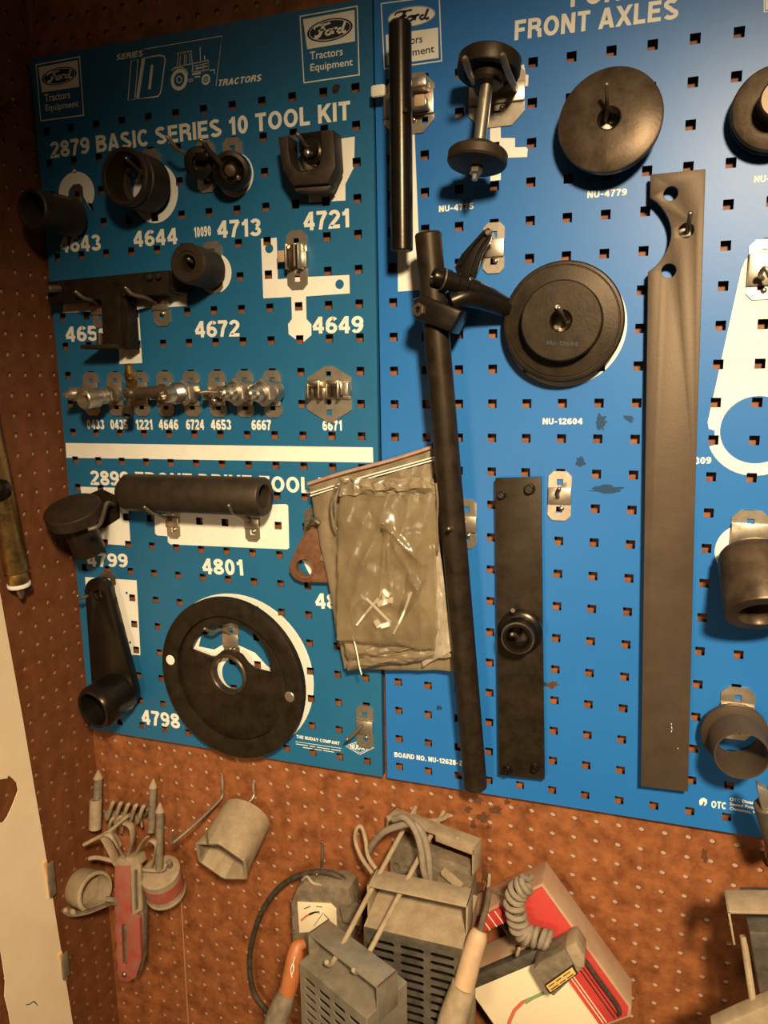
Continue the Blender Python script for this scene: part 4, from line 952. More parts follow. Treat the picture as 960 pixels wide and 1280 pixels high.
b = B(); vf = sheet_bag(b, (P(423,612,50), P(545,611,50), P(547,812,48), P(421,799,48)), 70, 100, 9, 5, 11.4); 
pin = P(480,656,64)
for r_ in vf:
    for v in r_:
        d_ = (Vector((v.co.x,0,v.co.z))-Vector((pin.x,0,pin.z))).length/MM
        v.co += OUT*MM*5*math.exp(-(d_/10)**2)
        dx = (v.co.x-pin.x)/MM; dz = (pin.z-v.co.z)/MM
        if dz > 0:                       # tension folds fanning down from the pin
            for lx, lz, am, wd in ((46,46,4.5,3.2), (-9,92,2.6,2.4), (6,96,2.0,2.2), (-40,70,1.6,4), (58,120,2.4,4)):
                ln_ = math.hypot(lx, lz); al = (dx*lx+dz*lz)/ln_; ac = abs(dx*lz-dz*lx)/ln_
                if 0 < al < ln_: v.co += OUT*MM*am*math.exp(-(ac/wd)**2)*(1-.6*al/ln_)
part('film_pouch', b, 'film', t)
b = B(); vf = sheet_bag(b, (P(426,597,50), P(543,598,50), P(545,618,52), P(423,619,52)), 44, 8, 4, 5, 2.2)
for r_ in vf:
    for i, v in enumerate(r_): v.co += OUT*MM*(1.3*math.sin(i*1.15+2*noise.noise(Vector((i*.2,3,1)))) + 2.2*noise.noise(Vector((i*.45,v.co.z*90,5)))) + DN*MM*1.6*noise.noise(Vector((i*.3,7,2)))
part('gathered_hem', b, 'bagback', t)
b = B(); b.tube([P(424,600,54), P(418,610,54), P(414,630,50), P(416,650,48), P(421,662,48)], 1.3, 8, 6); b.tube([P(426,604,56), P(420,622,55), P(419,640,52)], 1.3, 8, 6); part('drawstring', b, 'dust2', t)
b = B(); b.tube([P(545,604,54), P(547,628,52), P(546,655,50), P(548,690,48)], 1.4, 8, 6); part('drawstring', b, 'dust2', t)
# contents lie between film and back: on the bag's front belly
def inside(name, label, cat, b, m, grp=None): return tag(obj(name, b, M[m]), label, cat, grp)
IN = 51
b = B(); b.tube([P(446,781,IN), P(458,766,IN+3), P(473,748,IN+4)], 1.7, 8, 3); inside('plastic_rod', 'pale thin rod lying across the lower left inside the drawstring bag', 'rod', b, 'white', 'pale rods in the drawstring bag')
b = B(); b.tube([P(492,792,IN), P(503,770,IN+3), P(514,740,IN+4)], 1.5, 8, 3); inside('plastic_rod', 'pale thin rod slanting up to the right inside the drawstring bag', 'rod', b, 'white', 'pale rods in the drawstring bag')
b = B(); b.tube([P(458,748,IN+3), P(470,760,IN+5), P(488,778,IN+3)], 1.7, 8, 3); inside('plastic_rod', 'pale thin rod crossing the others in the middle of the drawstring bag', 'rod', b, 'white', 'pale rods in the drawstring bag')
b = B(); b.box(P(483,741,IN+5), (U*.8+DN*.6)*.0052, OUT*.0025, (DN*.8-U*.6)*.0028, .8); b.box(P(478,753,IN+5), (U*.9-DN*.4)*.0062, OUT*.0028, (DN*.9+U*.4)*.0034, .8); b.box(P(489,750,IN+4), U*.0026, OUT*.0022, DN*.0032, .6); b.tube([P(482,738,IN+5), P(480,748,IN+5), P(487,752,IN+4)], 2.2, 8, 3); inside('plastic_clip', 'ivory plastic clip near the centre of the drawstring bag', 'clip', b, 'white', 'ivory clips in the drawstring bag')
b = B(); b.box(P(472,779,IN+4), (U*.5+DN*.8)*.005, OUT*.0025, (DN*.5-U*.8)*.0032, .8); b.box(P(482,781,IN+4), (U*.95-DN*.3)*.006, OUT*.0025, (DN*.95+U*.3)*.0028, .8); b.tube([P(472,776,IN+4), P(478,784,IN+4), P(487,776,IN+4)], 2.0, 8, 3); inside('plastic_clip', 'ivory plastic clip at the bottom of the drawstring bag', 'clip', b, 'white', 'ivory clips in the drawstring bag')
b = B(); b.tube([P(446,792,IN-2), P(440,775,IN), P(444,756,IN), P(456,748,IN), P(466,755,IN)], 1.0, 8, 6); inside('wire_ring', 'thin curved wire in the lower left of the drawstring bag', 'wire', b, 'dust2')
b = B(); b.tube([P(500,772,IN-7), P(513,745,IN-8), P(522,720,IN-11)], 10, 10, 4, rs=[4,9,13]); inside('dark_pin', 'dark stubby pin showing dimly through the right of the drawstring bag', 'pin', b, 'black')

# ================================================================ lower pegboard
t = tool('hex_socket', 'grey six-sided tube socket hanging mouth-down on a peg hook', 'socket', 290, 1060, 20)
a0, a1 = P(309,1019,-2), P(276.5,1077,66); ax = (a1-a0).normalized(); L = (a1-a0).length/MM
u = Vector((1,0,0)); u = (u-ax*u.dot(ax)).normalized(); v = ax.cross(u)
b = B(); K = 48; rings = []
def hexr(a): q = (a % (math.pi/3))-math.pi/6; return math.cos(math.pi/6)/math.cos(q)
for h_, ro, mixh in ((0,33,0),(2,36,0),(L*.45,37,0),(L*.68,37.3,.12),(L*.82,38,.4),(L*.92,39,.85),(L-1,39.5,1),(L,38.8,1),(L,36.2,1),(L-1,35.5,1),(L*.3,35,1)):
    ring = []
    for k in range(K):
        a = 2*math.pi*k/K; r_ = ro*(1 + (hexr(a-.35)/.93-1)*mixh)
        ring.append(b.bm.verts.new(a0 + ax*h_*MM + (u*math.cos(a)+v*math.sin(a))*r_*MM))
    rings.append(ring)
for A_, B_ in zip(rings, rings[1:]):
    for k in range(K): b._f([A_[k], A_[(k+1)%K], B_[(k+1)%K], B_[k]])
b._f(rings[0][::-1]); b._f(rings[-1])
part('barrel', b, 'dust', t)
def peghook(label, pts, r=2.1, name='peg_hook', grp='wire peg hooks on the brown board', m='zinc'):
    b = B(); q = [P(*p) for p in pts]; b.tube(q, r, 10, 5); b.sph(q[-1], r, 10)
    return tag(obj(name, b, M[m], None, None, q[0]), label, 'hook', grp)
peghook('empty wire peg hook just left of the grey six-sided socket', [(277.5,968,-10),(278,984,-6),(278,994,-5),(272,1003,4),(245,1029,40),(218,1052,72),(215,1050,76),(216,1038,80)], m='zinc')
peghook('wire peg hook that carries the grey six-sided socket', [(317,974,-10),(316.5,986,-6),(316,997,-2),(300,1015,20),(275,1050,56),(262,1054,74),(259,1048,80),(258.5,1036,82)], 2.0, m='zinc')
# cluster at lower left -------------------------------------------------------
t = tool('feeler_gauge', 'dusty red feeler gauge set with its leaves fanned out at the top', 'gauge', 158, 1228, 30)
fo = P(143,1082,56); 
def quadbox(b, pts_front, back, bevel=1.0, thick=9): b.px([pts_front], back+thick, thick, bevel); return b
b = B(); sl = [(151.5,1160),(153,1156),(156.5,1156),(158,1160),(158.5,1205),(156,1208),(153,1206)]
b.px([[(143,1082),(163,1082),(163.5,1142),(168,1142),(174,1148),(176,1200),(170,1222),(160,1228),(150,1226),(146,1216),(147,1205),(144,1190),(146,1180),(143,1165),(145,1150),(143,1140)], sl], 60, 6, 1.2); part('front_cover', b, 'redd', t)
b = B(); b.px([[(150,1090),(174,1088),(179,1140),(178,1200),(172,1222),(160,1228),(152,1220)]], 53, 12, 1.5); part('back_cover', b, 'dust2', t)
b = B(); b.px([[(143,1083),(146,1074),(172,1072),(175,1082)]], 60, 16, 1); b.px([[(163,1083),(175,1080),(177,1138),(165,1146)],[(167,1088),(172,1087),(173,1135),(168,1139)]], 61, 5, .6); part('top_frame', b, 'dust', t)
b = B(); b.lathe(P(155.5,1218,60), OUT, [(0,3),(3,3),(4.2,1.5),(4.2,0)], 20); part('pivot_rivet', b, 'zincd', t)
for pts, wd in (([(146,1078,54),(139,1062,58),(132,1049,60),(130,1045,60)],7), ([(150,1058,58),(142,1046,62),(133,1042,62),(127,1047,60)],5), ([(160,1072,50),(166,1050,54),(164,1033,54),(156,1028,54)],6),
                 ([(170,1070,52),(176,1056,56),(184,1046,56)],4.5), ([(190,1084,46),(194,1066,50),(195,1054,52),(188,1050,52),(184,1056,52)],4.5), ([(162,1078,54),(152,1066,60),(146,1052,64),(140,1040,64)],6)):
    b = B(); b.tube([P(*p) for p in pts], wd, 8, 5, flat=.25); part('leaf', b, 'dust', t)
b = B(); b.tube([P(105,1056,62), P(116,1050,60), P(135,1040,58), P(150,1028,54), P(161,1019,50)], 2.6, 8, 5); part('wire_gauge', b, 'dust', t)
b = B(); b.tube([P(112,1073,56), P(122,1072,56), P(140,1076,54), P(146,1082,52)], 3.0, 8, 5); part('side_wire', b, 'dust', t)
b = B(); b.tube([P(170,1086,52), P(190,1088,50), P(204,1087,48), P(207,1081,48)], 2.6, 8, 5); part('side_wire', b, 'dust', t)
t = tool('ring_wrench', 'dusty round cup with a riveted strap at the left of the gauge cluster', 'wrench', 105, 1150, 40)
a0, a1 = P(99,1122,52), P(119,1112,60); nrm = Vector((.95,-.26,.17)).normalized()
b = B(); o3 = P(120,1115,58); b.lathe(o3, nrm, [(0,-46),(17,-46),(24,-43),(27,-33),(28,-2),(26.5,0),(23.5,0),(23,-3),(23,-30),(0,-30)], 48); part('cup', b, 'dust', t)
b = B(); b.tube([P(81,1136,80), P(92,1142,84), P(112,1139,82), P(130,1132,74), P(137,1130,66), P(146,1130,58)], 6.5, 10, 5, flat=.3); part('strap', b, 'dust2', t)
b = B(); b.sph(P(82,1138,84), 4.2, 14, .7, OUT); b.sph(P(91,1140,87), 5, 14, .6, OUT); part('rivet', b, 'dust', t)
b = B(); b.tube([P(132,1124,64), P(142,1125,60), P(147,1130,56)], 4, 8, 4); part('link', b, 'dust2', t)
t = tool('tin', 'round dusty tin with a red label band right of the red feeler gauge', 'tin', 203, 1138, 30)
a0 = P(200,1090,38); up = Vector((0.02,-.28,.96)).normalized()
b = B(); b.lathe(a0, up, [(0,2),(22,2),(26.5,1),(28,0),(28,-3),(27.2,-4),(27.2,-40),(28,-41),(28,-44),(26,-46),(0,-46)], 48); part('can', b, 'dust', t)
b = B(); b.lathe(a0, up, [(27.3,-10),(27.7,-10.5),(27.7,-32),(27.3,-32.5)], 48); part('label_band', b, 'redd', t, 'red label band')
b = B(); b.lathe(P(212,1080,38), up, [(0,6),(3,6),(4,5),(4,-3)], 16); part('lid_stud', b, 'dust2', t)
for lab, p0, p1, r_ in (('pointed grey punch standing at the left end of the coil rack', (121,1036,20), (123,962,4), 6.3), ('taller pointed grey punch at the right end of the coil rack', (189,1040,22), (192,973,4), 5.4), ('slim pointed grey punch in front of the round tin', (199,1086,52), (200,1003,36), 5.4)):
    a0, a1 = P(*p0), P(*p1); L = (a1-a0).length/MM
    t = thing('punch', lab, 'punch', a0, 'pointed punches in the cluster')
    b = B(); b.lathe(a0, a1-a0, [(0,0),(r_,0),(r_,L-14)], 24); part('shank', b, 'dust2', t)
    b = B(); b.lathe(a0, a1-a0, [(r_,L-14),(r_+.8,L-13.5),(r_+.8,L-11.5),(1.2,L-1),(0,L)], 24); part('point', b, 'dust', t)
    if 'left end' in lab:
        b = B(); b.pipe(a0+(a1-a0)*.02+OUT*.004, a0+(a1-a0)*.52+OUT*.004, 8.8, 6.4, 24, .8); part('collar', b, 'dust', t)
t = tool('coil_rack', 'dusty spring-loop rack behind the red feeler gauge', 'rack', 152, 1032, 0)
b = B(); b.tube([P(130,1014,6), P(176,1019,6), P(183,1017,10), P(184,1012,14)], 2.2, 8, 3); part('rail', b, 'dust2', t)
for k in range(5):
    x0 = 134+k*9.5
    b = B(); b.tube([P(x0-1,1016+k,4), P(x0,1024+k,20), P(x0+6,1006+k*1.2,30), P(x0+9,1002+k*1.3,22), P(x0+5,1010+k,6)], 2.9, 8, 5); part('loop', b, 'dust', t)
for k in range(3):
    x0 = 136+k*8
    b = B(); b.tube([P(x0,1042-k,14), P(x0+2,1028-k,24), P(x0+7,1022-k,24), P(x0+8,1030-k,16)], 2.6, 8, 5); part('loop', b, 'dust', t)
b = B(); b.tube([P(176,1019,8), P(177,1028,14), P(178,1034,16)], 2.2, 8, 3); part('drop_wire', b, 'zincd', t)

# hand meter with its cable -------------------------------------------------
t = tool('meter', 'dark rounded hand meter with a cream dial hanging behind the front load tester', 'meter', 400, 1180, 10)
b = B(); b.px([[(370,1110),(378,1103),(425,1106),(436,1112),(440,1128),(440,1180),(432,1192),(372,1190),(364,1180),(362,1130)]], 40, 34, 6); part('case', b, 'dust2', t)
b = B(); b.px([[(371.5,1128),(413,1130),(420,1137),(421,1164),(374,1166)]], 42, 3, .6); di = part('dial', b, 'panel', t, 'cream dial')
for q_, w_, m_ in (([(376,1151),(383,1145),(392,1141)],2.6,'redink'), ([(386,1143),(394,1140),(400,1141)],2.6,'green'), ([(391,1141),(399,1139.5)],1.6,'redink'), ([(380,1136),(388,1133)],1.2,'ink'), ([(395,1133),(403,1134)],1.2,'ink'), ([(405,1143),(412,1150)],1.2,'ink'), ([(392,1158),(404,1141)],.7,'ink')):
    b = B(); ribbon(b, q_, w_, 42.3); part('dial_marking', b, m_, di)
b = B(); b.tube([P(378,1100,32), P(384,1096,36), P(392,1104,38), P(410,1108,36), P(436,1120,30), P(443,1125,26)], 2.0, 8, 6); part('lead_wire', b, 'dust', t)
b = B(); b.box(P(439,1141,40), U*.011, OUT*.008, (DN*.97+U*.2)*.011, 1.2); part('clip_block', b, 'dust2', t)
b = B(); b.tube([P(440,1116,22), P(430,1100,26), P(410,1091,26), P(388,1091,24), P(364,1099,20), P(342,1117,16), P(325,1145,12), P(315,1178,8), P(312,1204,6), P(315,1232,6), P(324,1252,8), P(342,1272,14), P(360,1292,20)], 3.8, 12, 8)
tag(obj('cable', b, M['wire'], None, None, P(440,1116,22)), 'thick dark cable looping left of the hand meter', 'cable')
peghook('wire peg hook above the dark hand meter', [(403,1054,-10),(403,1070,-6),(402.5,1086,-4),(400,1094,8),(397,1098,24),(396,1093,28)], m='zincd')
# load testers hung one before another on a twin-rod hook ---------------------
t = tool('rod_hook', 'long twin-rod hook reaching out of the wall through the load tester straps', 'hook', 517, 1036, -9)
for pts in ([(61,633,-13),(60,635,-8),(45,663,66),(27,699,160),(23,706,180),(21,705,188),(20,699,193)], [(98,633,-13),(97,635,-8),(80,663,66),(59,699,160),(54,707,180),(52,706,188),(51,700,193)]):
    b = B(); q = [V(*p) for p in pts]; b.tube(q, 3.0, 10, 6); b.sph(q[-1], 3.1, 10); part('rod', b, 'dust', t)
b = B(); b.tube([P(518,1013,-10), P(519,1020,-3), P(535,1026,0), P(552,1024,2), P(560,1019,4)], 3, 10, 5); part('cross_wire', b, 'dust', t)
b = B(); b.tube([P(466,1092,40), P(452,1072,30), P(444,1050,22), P(446,1036,20), P(452,1034,20), P(457,1050,24), P(460,1070,32), P(470,1086,40)], 2.6, 10, 7)
tag(obj('wire_loop', b, M['dust'], None, None, P(466,1092,40)), 'pale bent wire loop left of the twin-rod hook', 'wire')

def framebox(b, O, u, v, w, x0, x1, y0, y1, z0, z1, bevel=0.8):
    return b.box(O + u*(x0+x1)/2*MM + v*(y0+y1)/2*MM + w*(z0+z1)/2*MM, u*(x1-x0)/2*MM, v*(y1-y0)/2*MM, w*(z1-z0)/2*MM, bevel)
def frame(roll, pitch=0, yaw=0):
    R = Matrix.Rotation(math.radians(yaw), 3, 'Z') @ Matrix.Rotation(math.radians(roll), 3, 'Y') @ Matrix.Rotation(math.radians(pitch), 3, 'X')
    return R @ Vector((1,0,0)), R @ Vector((0,0,1)), R @ Vector((0,-1,0))
def slots(rows, x0, x1, n, z0, dz, hgt):
    L = []
    for k in range(rows):
        for j in range(n):
            w = (x1-x0)/n; a = x0 + j*w + w*.10; c = x0 + (j+1)*w - w*.10; y = z0 - k*dz; r_ = hgt/2
            L.append([(a+r_,y-r_),(c-r_,y-r_),(c-r_*.3,y-r_*.7),(c,y),(c-r_*.3,y+r_*.7),(c-r_,y+r_),(a+r_,y+r_),(a+r_*.3,y+r_*.7),(a,y),(a+r_*.3,y-r_*.7)])
    return L
def tester(label, O, F, W, top, H, D0, D1, mats, sd=26, sthick=2.2, nslot=3, rows=12, leg=None, slope=0, cut=0):
    """load tester: louvred sheet-metal box hung by its U-shaped strap. O = strap underside centre"""
    u, v, w = F
    t = thing('load_tester', label, 'tester', O + v*(-H)*MM, 'sheet-metal load testers')
    b = B(); h = W/2
    framebox(b, O, u, v, w, -h-2, h+2, 0, sthick, -sd/2, sd/2, .5)
    for s in (-1, 1): framebox(b, O, u, v, w, s*(h+1)-1, s*(h+1)+1, -(leg or top+18), sthick, -sd/2, sd/2, .4)
    obj('strap', b, M[mats[0]], t)
    b = B()      # folded sheet box: sloped lid, back, sides, bottom; louvred front
    prof = [(D0, -top+slope), (D1-1, -top-1), (D1-1, -H), (D0, -H)]
    for s in (-1, 1):
        b.fill([[(z_, y_) for z_, y_ in prof]], O + u*s*h*MM, w, v, 1.6)
    def face(a, c, th=1.6):
        pa, pc = O + w*a[0]*MM + v*a[1]*MM, O + w*c[0]*MM + v*c[1]*MM; d = pc-pa; n = u.cross(d.normalized())
        b.box((pa+pc)/2, u*h*MM, d/2, n*th/2*MM)
    face(prof[0], prof[1]); face(prof[2], prof[3]); face(prof[3], prof[0])
    obj('case', b, M[mats[1]], t)
    b = B()
    b.fill([[(-h,-H),(h,-H),(h,-top-1),(-h,-top-1)]] + slots(rows, -h+5, h-5, nslot, -top-16-cut, 10.5, 5.4), O + w*D1*MM, u, v, 1.6)
    obj('louvred_front', b, M[mats[2]], t)
    b = B(); framebox(b, O, u, v, w, -h+3, h-3, -H+3, -top-8, D0+4, D1-22, 0); obj('inner_core', b, M['void'], t)
    return t
xm, ym = mm(526, 1107, 66)
F1 = frame(0); tester('middle dusty load tester with louvres under a broad flat strap', V((mm(464,1100,90)[0]+mm(588,1128,90)[0])/2, 668.6, 90), F1, mm(588,1128,90)[0]-mm(464,1100,90)[0]-4, 37, 230, -44, 34, ('dust','dust','sheetd'), 30, rows=14, leg=44, slope=8)
F2 = frame(0, 0, -26); tester('front bare grey metal load tester on the rod tips', V(40, 700, 172), F2, 106, 24, 170, -30, 30, ('sheet','sheet','sheet'), 30, nslot=4, rows=12, leg=40, slope=2)
# rear tester: wedge-shaped, round vent holes
F3 = frame(0, 0, -15); O = V(92, 637.5, 17); u, v, w = F3
t = thing('load_tester', 'rear dusty load tester with round vent holes nearest the wall', 'tester', O + v*(-.12), 'sheet-metal load testers')
b = B(); framebox(b, O, u, v, w, -62, 62, 0, 2, -10, 12, .5); framebox(b, O, u, v, w, -62, -60, -20, 2, -10, 12, .4); framebox(b, O, u, v, w, 60, 62, -34, 2, -10, 12, .4); framebox(b, O, u, v, w, -62, -44, -8, 0, 10.5, 12, .4); framebox(b, O, u, v, w, 10, 62, -8, 0, 10.5, 12, .4); obj('strap', b, M['dust'], t)
for xx in (-30, 36):
    b = B(); b.sph(O + u*xx*MM + v*.002 + w*.004, 3, 12, .6, v); obj('rivet', b, M['dust'], t)
b = B(); framebox(b, O, u, v, w, -54, 56, -84, -30, -10, 10, 1.5); obj('case', b, M['dust2'], t)
b = B(); b.fill([[(-56,-96),(58,-96),(58,-62),(30,-52),(4,-46),(-20,-44),(-56,-52)]] + [[(x_+5*math.cos(a*math.pi/7), y_+5*math.sin(a*math.pi/7)) for a in range(14)] for x_, y_ in [(-46,-64),(-30,-62),(-14,-60),(-38,-76),(-22,-74),(-6,-72),(-46,-88),(-30,-86),(-14,-84),(34,-70)]], O + w*13*MM, u, v, 3); obj('vent_plate', b, M['dust2'], t)
b = B(); b.fill([[(0,0),(26,-12),(26,-16),(0,-4)]], O + u*22*MM + v*-.040 + w*.020, u, v, 12); b.fill([[(26,-12),(36,-6),(36,-10),(26,-16)]], O + u*22*MM + v*-.040 + w*.020, u, v, 12); obj('ridge', b, M['dust'], t)
b = B(); b.tube([P(456,1080,10), P(464,1058,28), P(480,1040,44), P(500,1032,50), P(516,1030,54), P(528,1042,56), P(534,1062,56), P(537,1085,54), P(537,1112,50)], 4.3, 12, 8); b.tube([P(537,1110,50), P(530,1090,60), P(526,1060,62), P(518,1036,60), P(505,1022,54), P(492,1024,46)], 4.0, 12, 8)
tag(obj('cable', b, M['cable'], None, None, P(456,1080,10)), 'thick dusty cable coiled over the rear load tester', 'cable')
# clamp handles
def handle(label, pts, rs, m, grip, tipm, tip, txt=None):
    t = thing('clamp_handle', label, 'handle', P(*pts[-1]), 'cable clamp handles')
    b = B(); b.tube([P(*p) for p in pts], 1, 18, 6, rs=rs); part('grip', b, m, t)
    b = B(); b.tube([P(*p) for p in tip[0]], 1, 16, 5, rs=tip[1]); part('jaw', b, tipm, t)
    return t
t = handle('tan clamp handle pointing up between the testers and the red tester', [(600,1163,112),(597,1172,116),(589,1198,124),(581,1228,132),(577,1242,135)], [8,10.8,11.4,11.8,11.8], 'tan', None, 'dust', ([(580,1232,134),(574,1250,138),(566,1275,144),(560,1300,150)], [13.8,15,16,16.5]))
b = B(); b.tube([P(600,1166,112), P(603,1152,92), P(609,1130,60), P(611,1112,30)], 3.4, 10, 5); part('stem', b, 'dust2', t)
t = handle('orange-brown clamp handle at the left of the front load tester', [(381,1178,150),(372,1184,156),(368,1200,162),(364,1222,166),(358,1246,170)], [5,8.5,10,10.5,9.5], 'orange', None, 'dust2', ([(359,1240,170),(352,1258,174),(344,1280,178),(340,1300,180)], [10,13,13.5,13]))
b = B(); b.tube([P(368.5,1196,174), P(366.5,1204,175), P(367,1212,177.5), P(364,1220,178)], .5, 6, 5); b.tube([P(365.5,1205,175.6), P(363.5,1212,177.6), P(365,1222,177.8)], .45, 6, 5); part('script_mark', b, 'cream', t)
peghook('wire peg hook between the testers and the red tester', [(612,1092,-10),(611,1104,-6),(610,1112,2),(616,1116,14),(632,1118,40),(646,1121,60)], m='dust')
# red portable tester, hung by a corner ---------------------------------------
t = tool('portable_tester', 'large red and cream portable tester hanging askew at the bottom', 'tester', 690, 1280, 10)
D = 46
fr = lambda L, d=D: [[mm(a, b_, d) for a, b_ in L]]
c1 = Vector(mm(678,1105,D)); c2 = Vector(mm(808,1286,D)); ed = (c2-c1).normalized(); pr_ = Vector((-ed.y, ed.x))    # ed: along the right edge, pr_: towards lower left
if pr_.x > 0: pr_ = -pr_
Q = lambda a, b_: (c1.x + ed.x*a + pr_.x*b_, c1.y + ed.y*a + pr_.y*b_)
b = B(); b.plate([[Q(0,0), Q(172,0), Q(182,8), Q(182,170), Q(62,170), Q(62,64), Q(24,64), Q(24,110), Q(0,110)]], D-1.5, D-4, 1.2); part('side_shell', b, 'reds', t, 'dusty tan-red side')
b = B(); b.plate([[Q(3,3), Q(170,3), Q(178,10), Q(178,160), Q(64,160), Q(64,62), Q(3,62)]], D+1, 3, .8); part('front_panel', b, 'red', t, 'red front')
b = B(); b.plate([[Q(4,64), Q(22,64), Q(22,106), Q(4,106)]], D+2, 8, .8); rs_ = part('ribbed_strip', b, 'red', t)
for k in range(3):
    b = B(); pts = [Q(4, 72+k*10), Q(22, 72+k*10)]; b.tube([V(*p, D+2.2) for p in pts], .7, 6, 1); part('strip_line', b, 'panel', rs_)
b = B(); b.plate([[Q(62,38), Q(76,38), Q(76,164), Q(62,164)]], D+9, 12, .8); part('dark_frame', b, 'sheetd', t, 'dark frame strip')
b = B(); b.plate([[Q(77,46), Q(182,46), Q(182,164), Q(77,164)]], D+5, 4, .6); dp = part('dial_panel', b, 'panel', t, 'cream instrument panel')
def arcQ(a0_, b0_, r_, t0, t1, n=16): return [Q(a0_+r_*math.cos(math.radians(t0+(t1-t0)*k/n)), b0_+r_*math.sin(math.radians(t0+(t1-t0)*k/n))) for k in range(n+1)]
def arcband(r0, r1, t0, t1): return arcQ(160,112,r1,t0,t1) + arcQ(160,112,r0,t1,t0)
b = B(); ribbon(b, [(634,1288),(637,1276),(643,1263),(653,1253),(665,1248)], 4.5, D+5.3); part('red_arc', b, 'redink', dp, 'red arc on the panel')
b = B(); ribbon(b, [(656,1254),(664,1248.5),(680,1241)], 4.5, D+5.4); part('green_arc', b, 'green', dp, 'green arc on the panel')
for yy in (20, 25, 37, 41):
    b = B(); b.tube([V(*Q(70,yy), D+1.2), V(*Q(176,yy), D+1.2)], .7, 6, 1); part('groove_line', b, 'void' if yy < 30 else 'panel', t)
b = B(); b.tube([V(*Q(78,11), D+3), V(*Q(120,10), D+6), V(*Q(160,11), D+4), V(*Q(172,16), D+2)], 2.6, 10, 6); part('lead', b, 'wire', t)
# connector with amber label
t = tool('connector', 'dusty dark plug connector with an amber label on the red tester', 'connector', 700, 1240, 56)
b = B(); b.px([[(667,1212),(676,1202),(706,1187),(719,1211),(727,1213),(692,1246),(683,1240)]], 84, 30, 2.2); part('body', b, 'dust2', t)
b = B(); b.px([[(704,1188),(713,1181),(720,1179),(731,1196),(731,1209),(719,1219),(711,1204)]], 80, 30, 3); part('nose', b, 'dust', t)
b = B(); b.px([[(681,1232),(716,1207),(722,1218),(687,1243)]], 86, 3, .6); part('label_frame', b, 'void', t)
b = B(); b.px([[(682.5,1232.5),(715,1209.5),(720,1217.5),(688,1240.5)]], 86.6, 1, .2); al = part('amber_label', b, 'yellow', t, 'amber label')
b = B()
for (x0,y0,x1,y1) in ((686,1233.5,693,1228.5),(695,1227,702,1222),(704,1220.7,713,1214.5),(689,1237,698,1230.7),(700,1229.3,707,1224.3),(709,1223,717,1217.3)): ribbon(b, [(x0,y0),(x1,y1)], 1.3, 86.75)
part('label_marks', b, 'ink', al)
# coiled cord
cp = [P(659,1104,64), P(648,1112,66), P(642,1126,68), P(646,1146,68), P(650,1162,68), P(660,1170,68), P(676,1172,66), P(688,1176,64)]
b = B(); pts = []
def bez(t_):
    k = t_*(len(cp)-1); i = min(int(k), len(cp)-2); f_ = k-i; return cp[i]*(1-f_)+cp[i+1]*f_
NT = 13; n_ = NT*14
for k in range(n_+1):
    t_ = k/n_; c = bez(t_); tg = (bez(min(t_+.04,1))-bez(max(t_-.04,0))).normalized(); s1 = tg.cross(OUT).normalized(); a = 2*math.pi*NT*t_
    pts.append(c + (s1*math.cos(a) + OUT*math.sin(a)*.9)*.0095)
pts = [P(664,1096,50), P(660,1100,58)] + pts + [P(692,1188,66)]
b.tube(pts, 3.4, 8, 1); tag(obj('coiled_cord', b, M['cable'], None, None, cp[0]), 'grey coiled cord hanging over the corner of the red tester', 'cord')
peghook('pale wire peg hook tip under the coiled cord', [(624,1150,-10),(640,1176,10),(647,1186,40),(646,1194,66),(649,1186,70)], m='dust')
# right edge: tool tip and another tester
t = tool('hand_tool', 'dark knurled tool with a bright square tip at the right edge below the board', 'tool', 962, 1050, 50)
b = B(); b.box(P(955,996,74), (U*.9+DN*.35)*.006, OUT*.006, (DN*.94+U*.22)*.013, 1.2); part('bright_tip', b, 'zinc', t, 'bright square tip')
b = B(); b.cyl(P(957,1004,72), P(975,1060,60), 12, 13, 24, 2); part('knurled_grip', b, 'sheetd', t)
b = B(); b.tube([P(966,1044,60), P(958,1050,40), P(961,1066,10), P(962,1080,-6)], 2.4, 8, 5); part('wire_stem', b, 'zincd', t)
O = P(958,1128,116); F4 = frame(-12, 0, 0); u, v, w = F4
t = thing('load_tester', 'grey strap-handled tester mostly cut off by the lower right edge', 'tester', P(960,1260,90), 'sheet-metal load testers')
b = B(); framebox(b, O, u, v, w, -36, 90, -1, 1.6, -16, 16, .5); framebox(b, O, u, v, w, -36, -34, -34, 1.6, -16, 16, .4); obj('strap', b, M['dust'], t)
b = B(); framebox(b, O, u, v, w, -20, 90, -115, -26, -60, 8, 2); obj('case', b, M['sheetd'], t)
b = B(); b.tube([P(929,1170,110), P(935,1210,118), P(942,1258,126)], 3.4, 10, 4); obj('side_rod', b, M['dust'], t)
b = B(); b.plate([[mm(890,1287,140), mm(925,1271,140), mm(985,1246,140), mm(985,1310,140), mm(890,1310,140)]], 140, 18, 2); obj('lower_case', b, M['dust'], t)

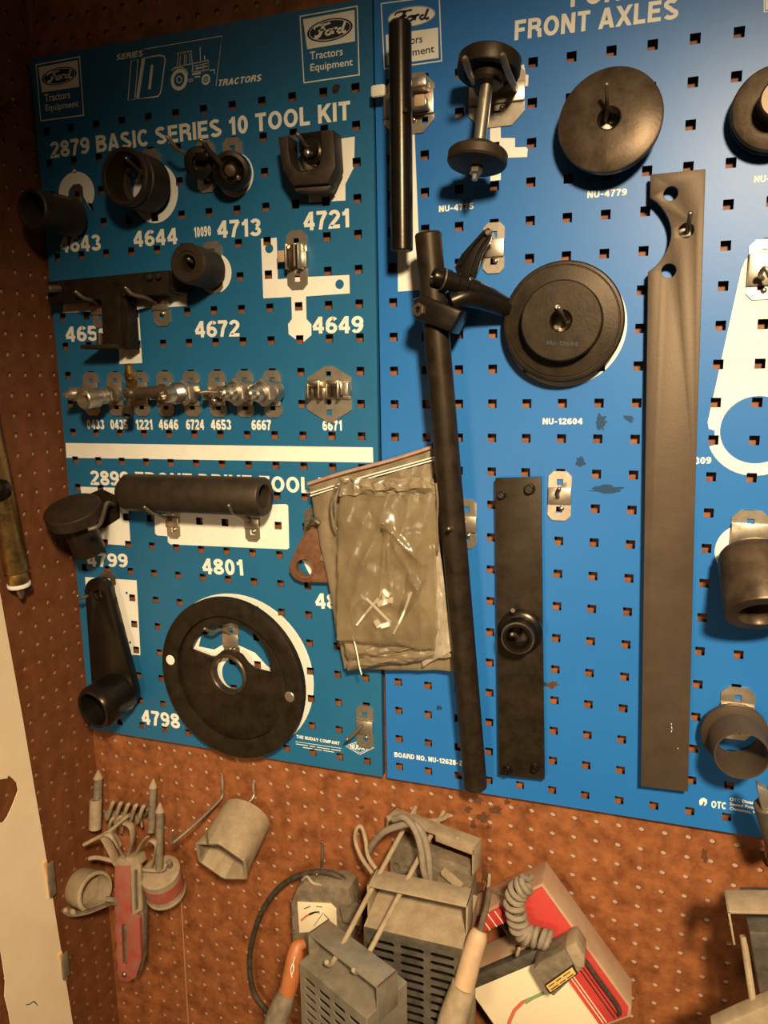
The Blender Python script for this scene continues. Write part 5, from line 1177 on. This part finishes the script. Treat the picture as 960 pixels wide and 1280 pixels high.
# ================================================================ left wall
XL = -438.5
t = thing('torn_sheet', 'yellowed white sheet with torn holes on the left wall', 'sheet', PX(45,1150,XL), None)
pt = lambda px_, py_: PX(px_, py_, XL)
def yz(px_, py_): p = pt(px_, py_); return (-p.y/MM, p.z/MM)
out = [yz(-2,735), yz(28,900), yz(60,1090), yz(92,1290), yz(14,1290), yz(10,1265), yz(5,1245), yz(6,1225), yz(0,1187), (235, yz(0,1187)[1]), (290,1300), (290, yz(0,700)[1])]
tear = [yz(-6,975), yz(8,973), yz(10,969), yz(15,973), yz(20,978), yz(22,988), yz(16,1004), yz(9,1020), yz(4,1027), yz(-6,1030)]
b = B(); b.fill([out, tear], Vector((XL*MM,0,0)), Vector((0,-1,0)), Vector((0,0,1)), 1.2, 0); obj('sheet', b, M['paper'], t)
b = B()
for a_, c_ in (((0,1143),(60,1118)),((0,1188),(58,1150))): b.tube([PX(*a_, XL+.3), PX((a_[0]+c_[0])/2, (a_[1]+c_[1])/2-2, XL+.5), PX(*c_, XL+.3)], .35, 6, 3)
obj('crease', b, M['tape'], t)
b = B(); pp = [yz(4,1222), yz(20,1212), yz(40,1207), yz(62,1204), yz(64,1212), yz(42,1219), yz(28,1232), yz(12,1240)]; b.fill([pp], Vector(((XL+.4)*MM,0,0)), Vector((0,-1,0)), Vector((0,0,1)), .3); obj('tape_patch', b, M['tape'], t, 'greyish tape patch')
b = B(); b.tube([PX(31,1256,XL+.4), PX(37,1255,XL+.8), PX(42,1252,XL+.9), PX(47,1257,XL+.4)], .9, 6, 4); obj('tear_mark', b, M['ink'], t)
for lab, (x0,y0,x1,y1) in (('upper of two grey metal clips at the edge of the white sheet', (58,1076,68,1122)), ('lower of two grey metal clips at the edge of the white sheet', (77,1190,84,1224))):
    t2 = thing('edge_clip', lab, 'clip', PX(x0,y1,XL), 'grey edge clips on the white sheet')
    b = B(); b.tube([PX(x0-2,y0+2,XL+3), PX(x0+3,(y0+y1)/2,XL+3), PX(x0+5,y1,XL+3)], 4, 8, 4, flat=.5); obj('wood_strip', b, M['wood'], t2)
    b = B(); q0, q1 = PX(x0+2,y0,-434), PX(x1,y1,-434); c = (q0+q1)/2
    b.box(c, Vector((.002,0,0)), Vector((0,.006,0)), Vector((0,0,abs(q0.z-q1.z)/2*.85)), 1.2); obj('clip_body', b, M['dust2'], t2)
t = thing('tube_gun', 'brass-coloured metal tube tool hanging on the left wall edge', 'tool', PX(24,752,-420), None)
XT = -424
bt = PX(24,732,XT); tp = bt + Vector((0,-.046,.40)); ax = tp-bt
b = B(); b.lathe(bt, ax, [(9,2),(12.5,4),(13,8),(13,14),(12.4,18),(14.5,20),(14.5,400),(0,400)], 40); part('barrel', b, 'brass', t)
b = B(); b.lathe(bt, ax, [(0,-1),(13.5,-1),(14,0),(14,3),(13.5,4),(0,4)], 40); part('white_collar', b, 'cream', t, 'white collar')
b = B(); b.lathe(bt, ax, [(0,-17),(2.6,-17),(3.4,-14),(5,-9),(5,-6),(6,-3),(6,0),(0,0)], 20); part('nipple', b, 'zincd', t)
b = B(); q = PX(-2,612,XT+6); b.sph(q, 15, 18); part('black_knob', b, 'blackg', t)
b = B(); q = [PX(-8,141,-440), PX(0,136,-430), PX(9,132,-418), PX(15,127,-410), PX(17,123,-408)]; b.tube(q, 4.2, 10, 5, rs=[5,4.6,4,3.2,2.6]); tag(obj('peg_hook', b, M['brass'], None, None, q[0]), 'brass peg hook tip at the upper left on the left wall', 'hook', 'wire peg hooks on the brown board')
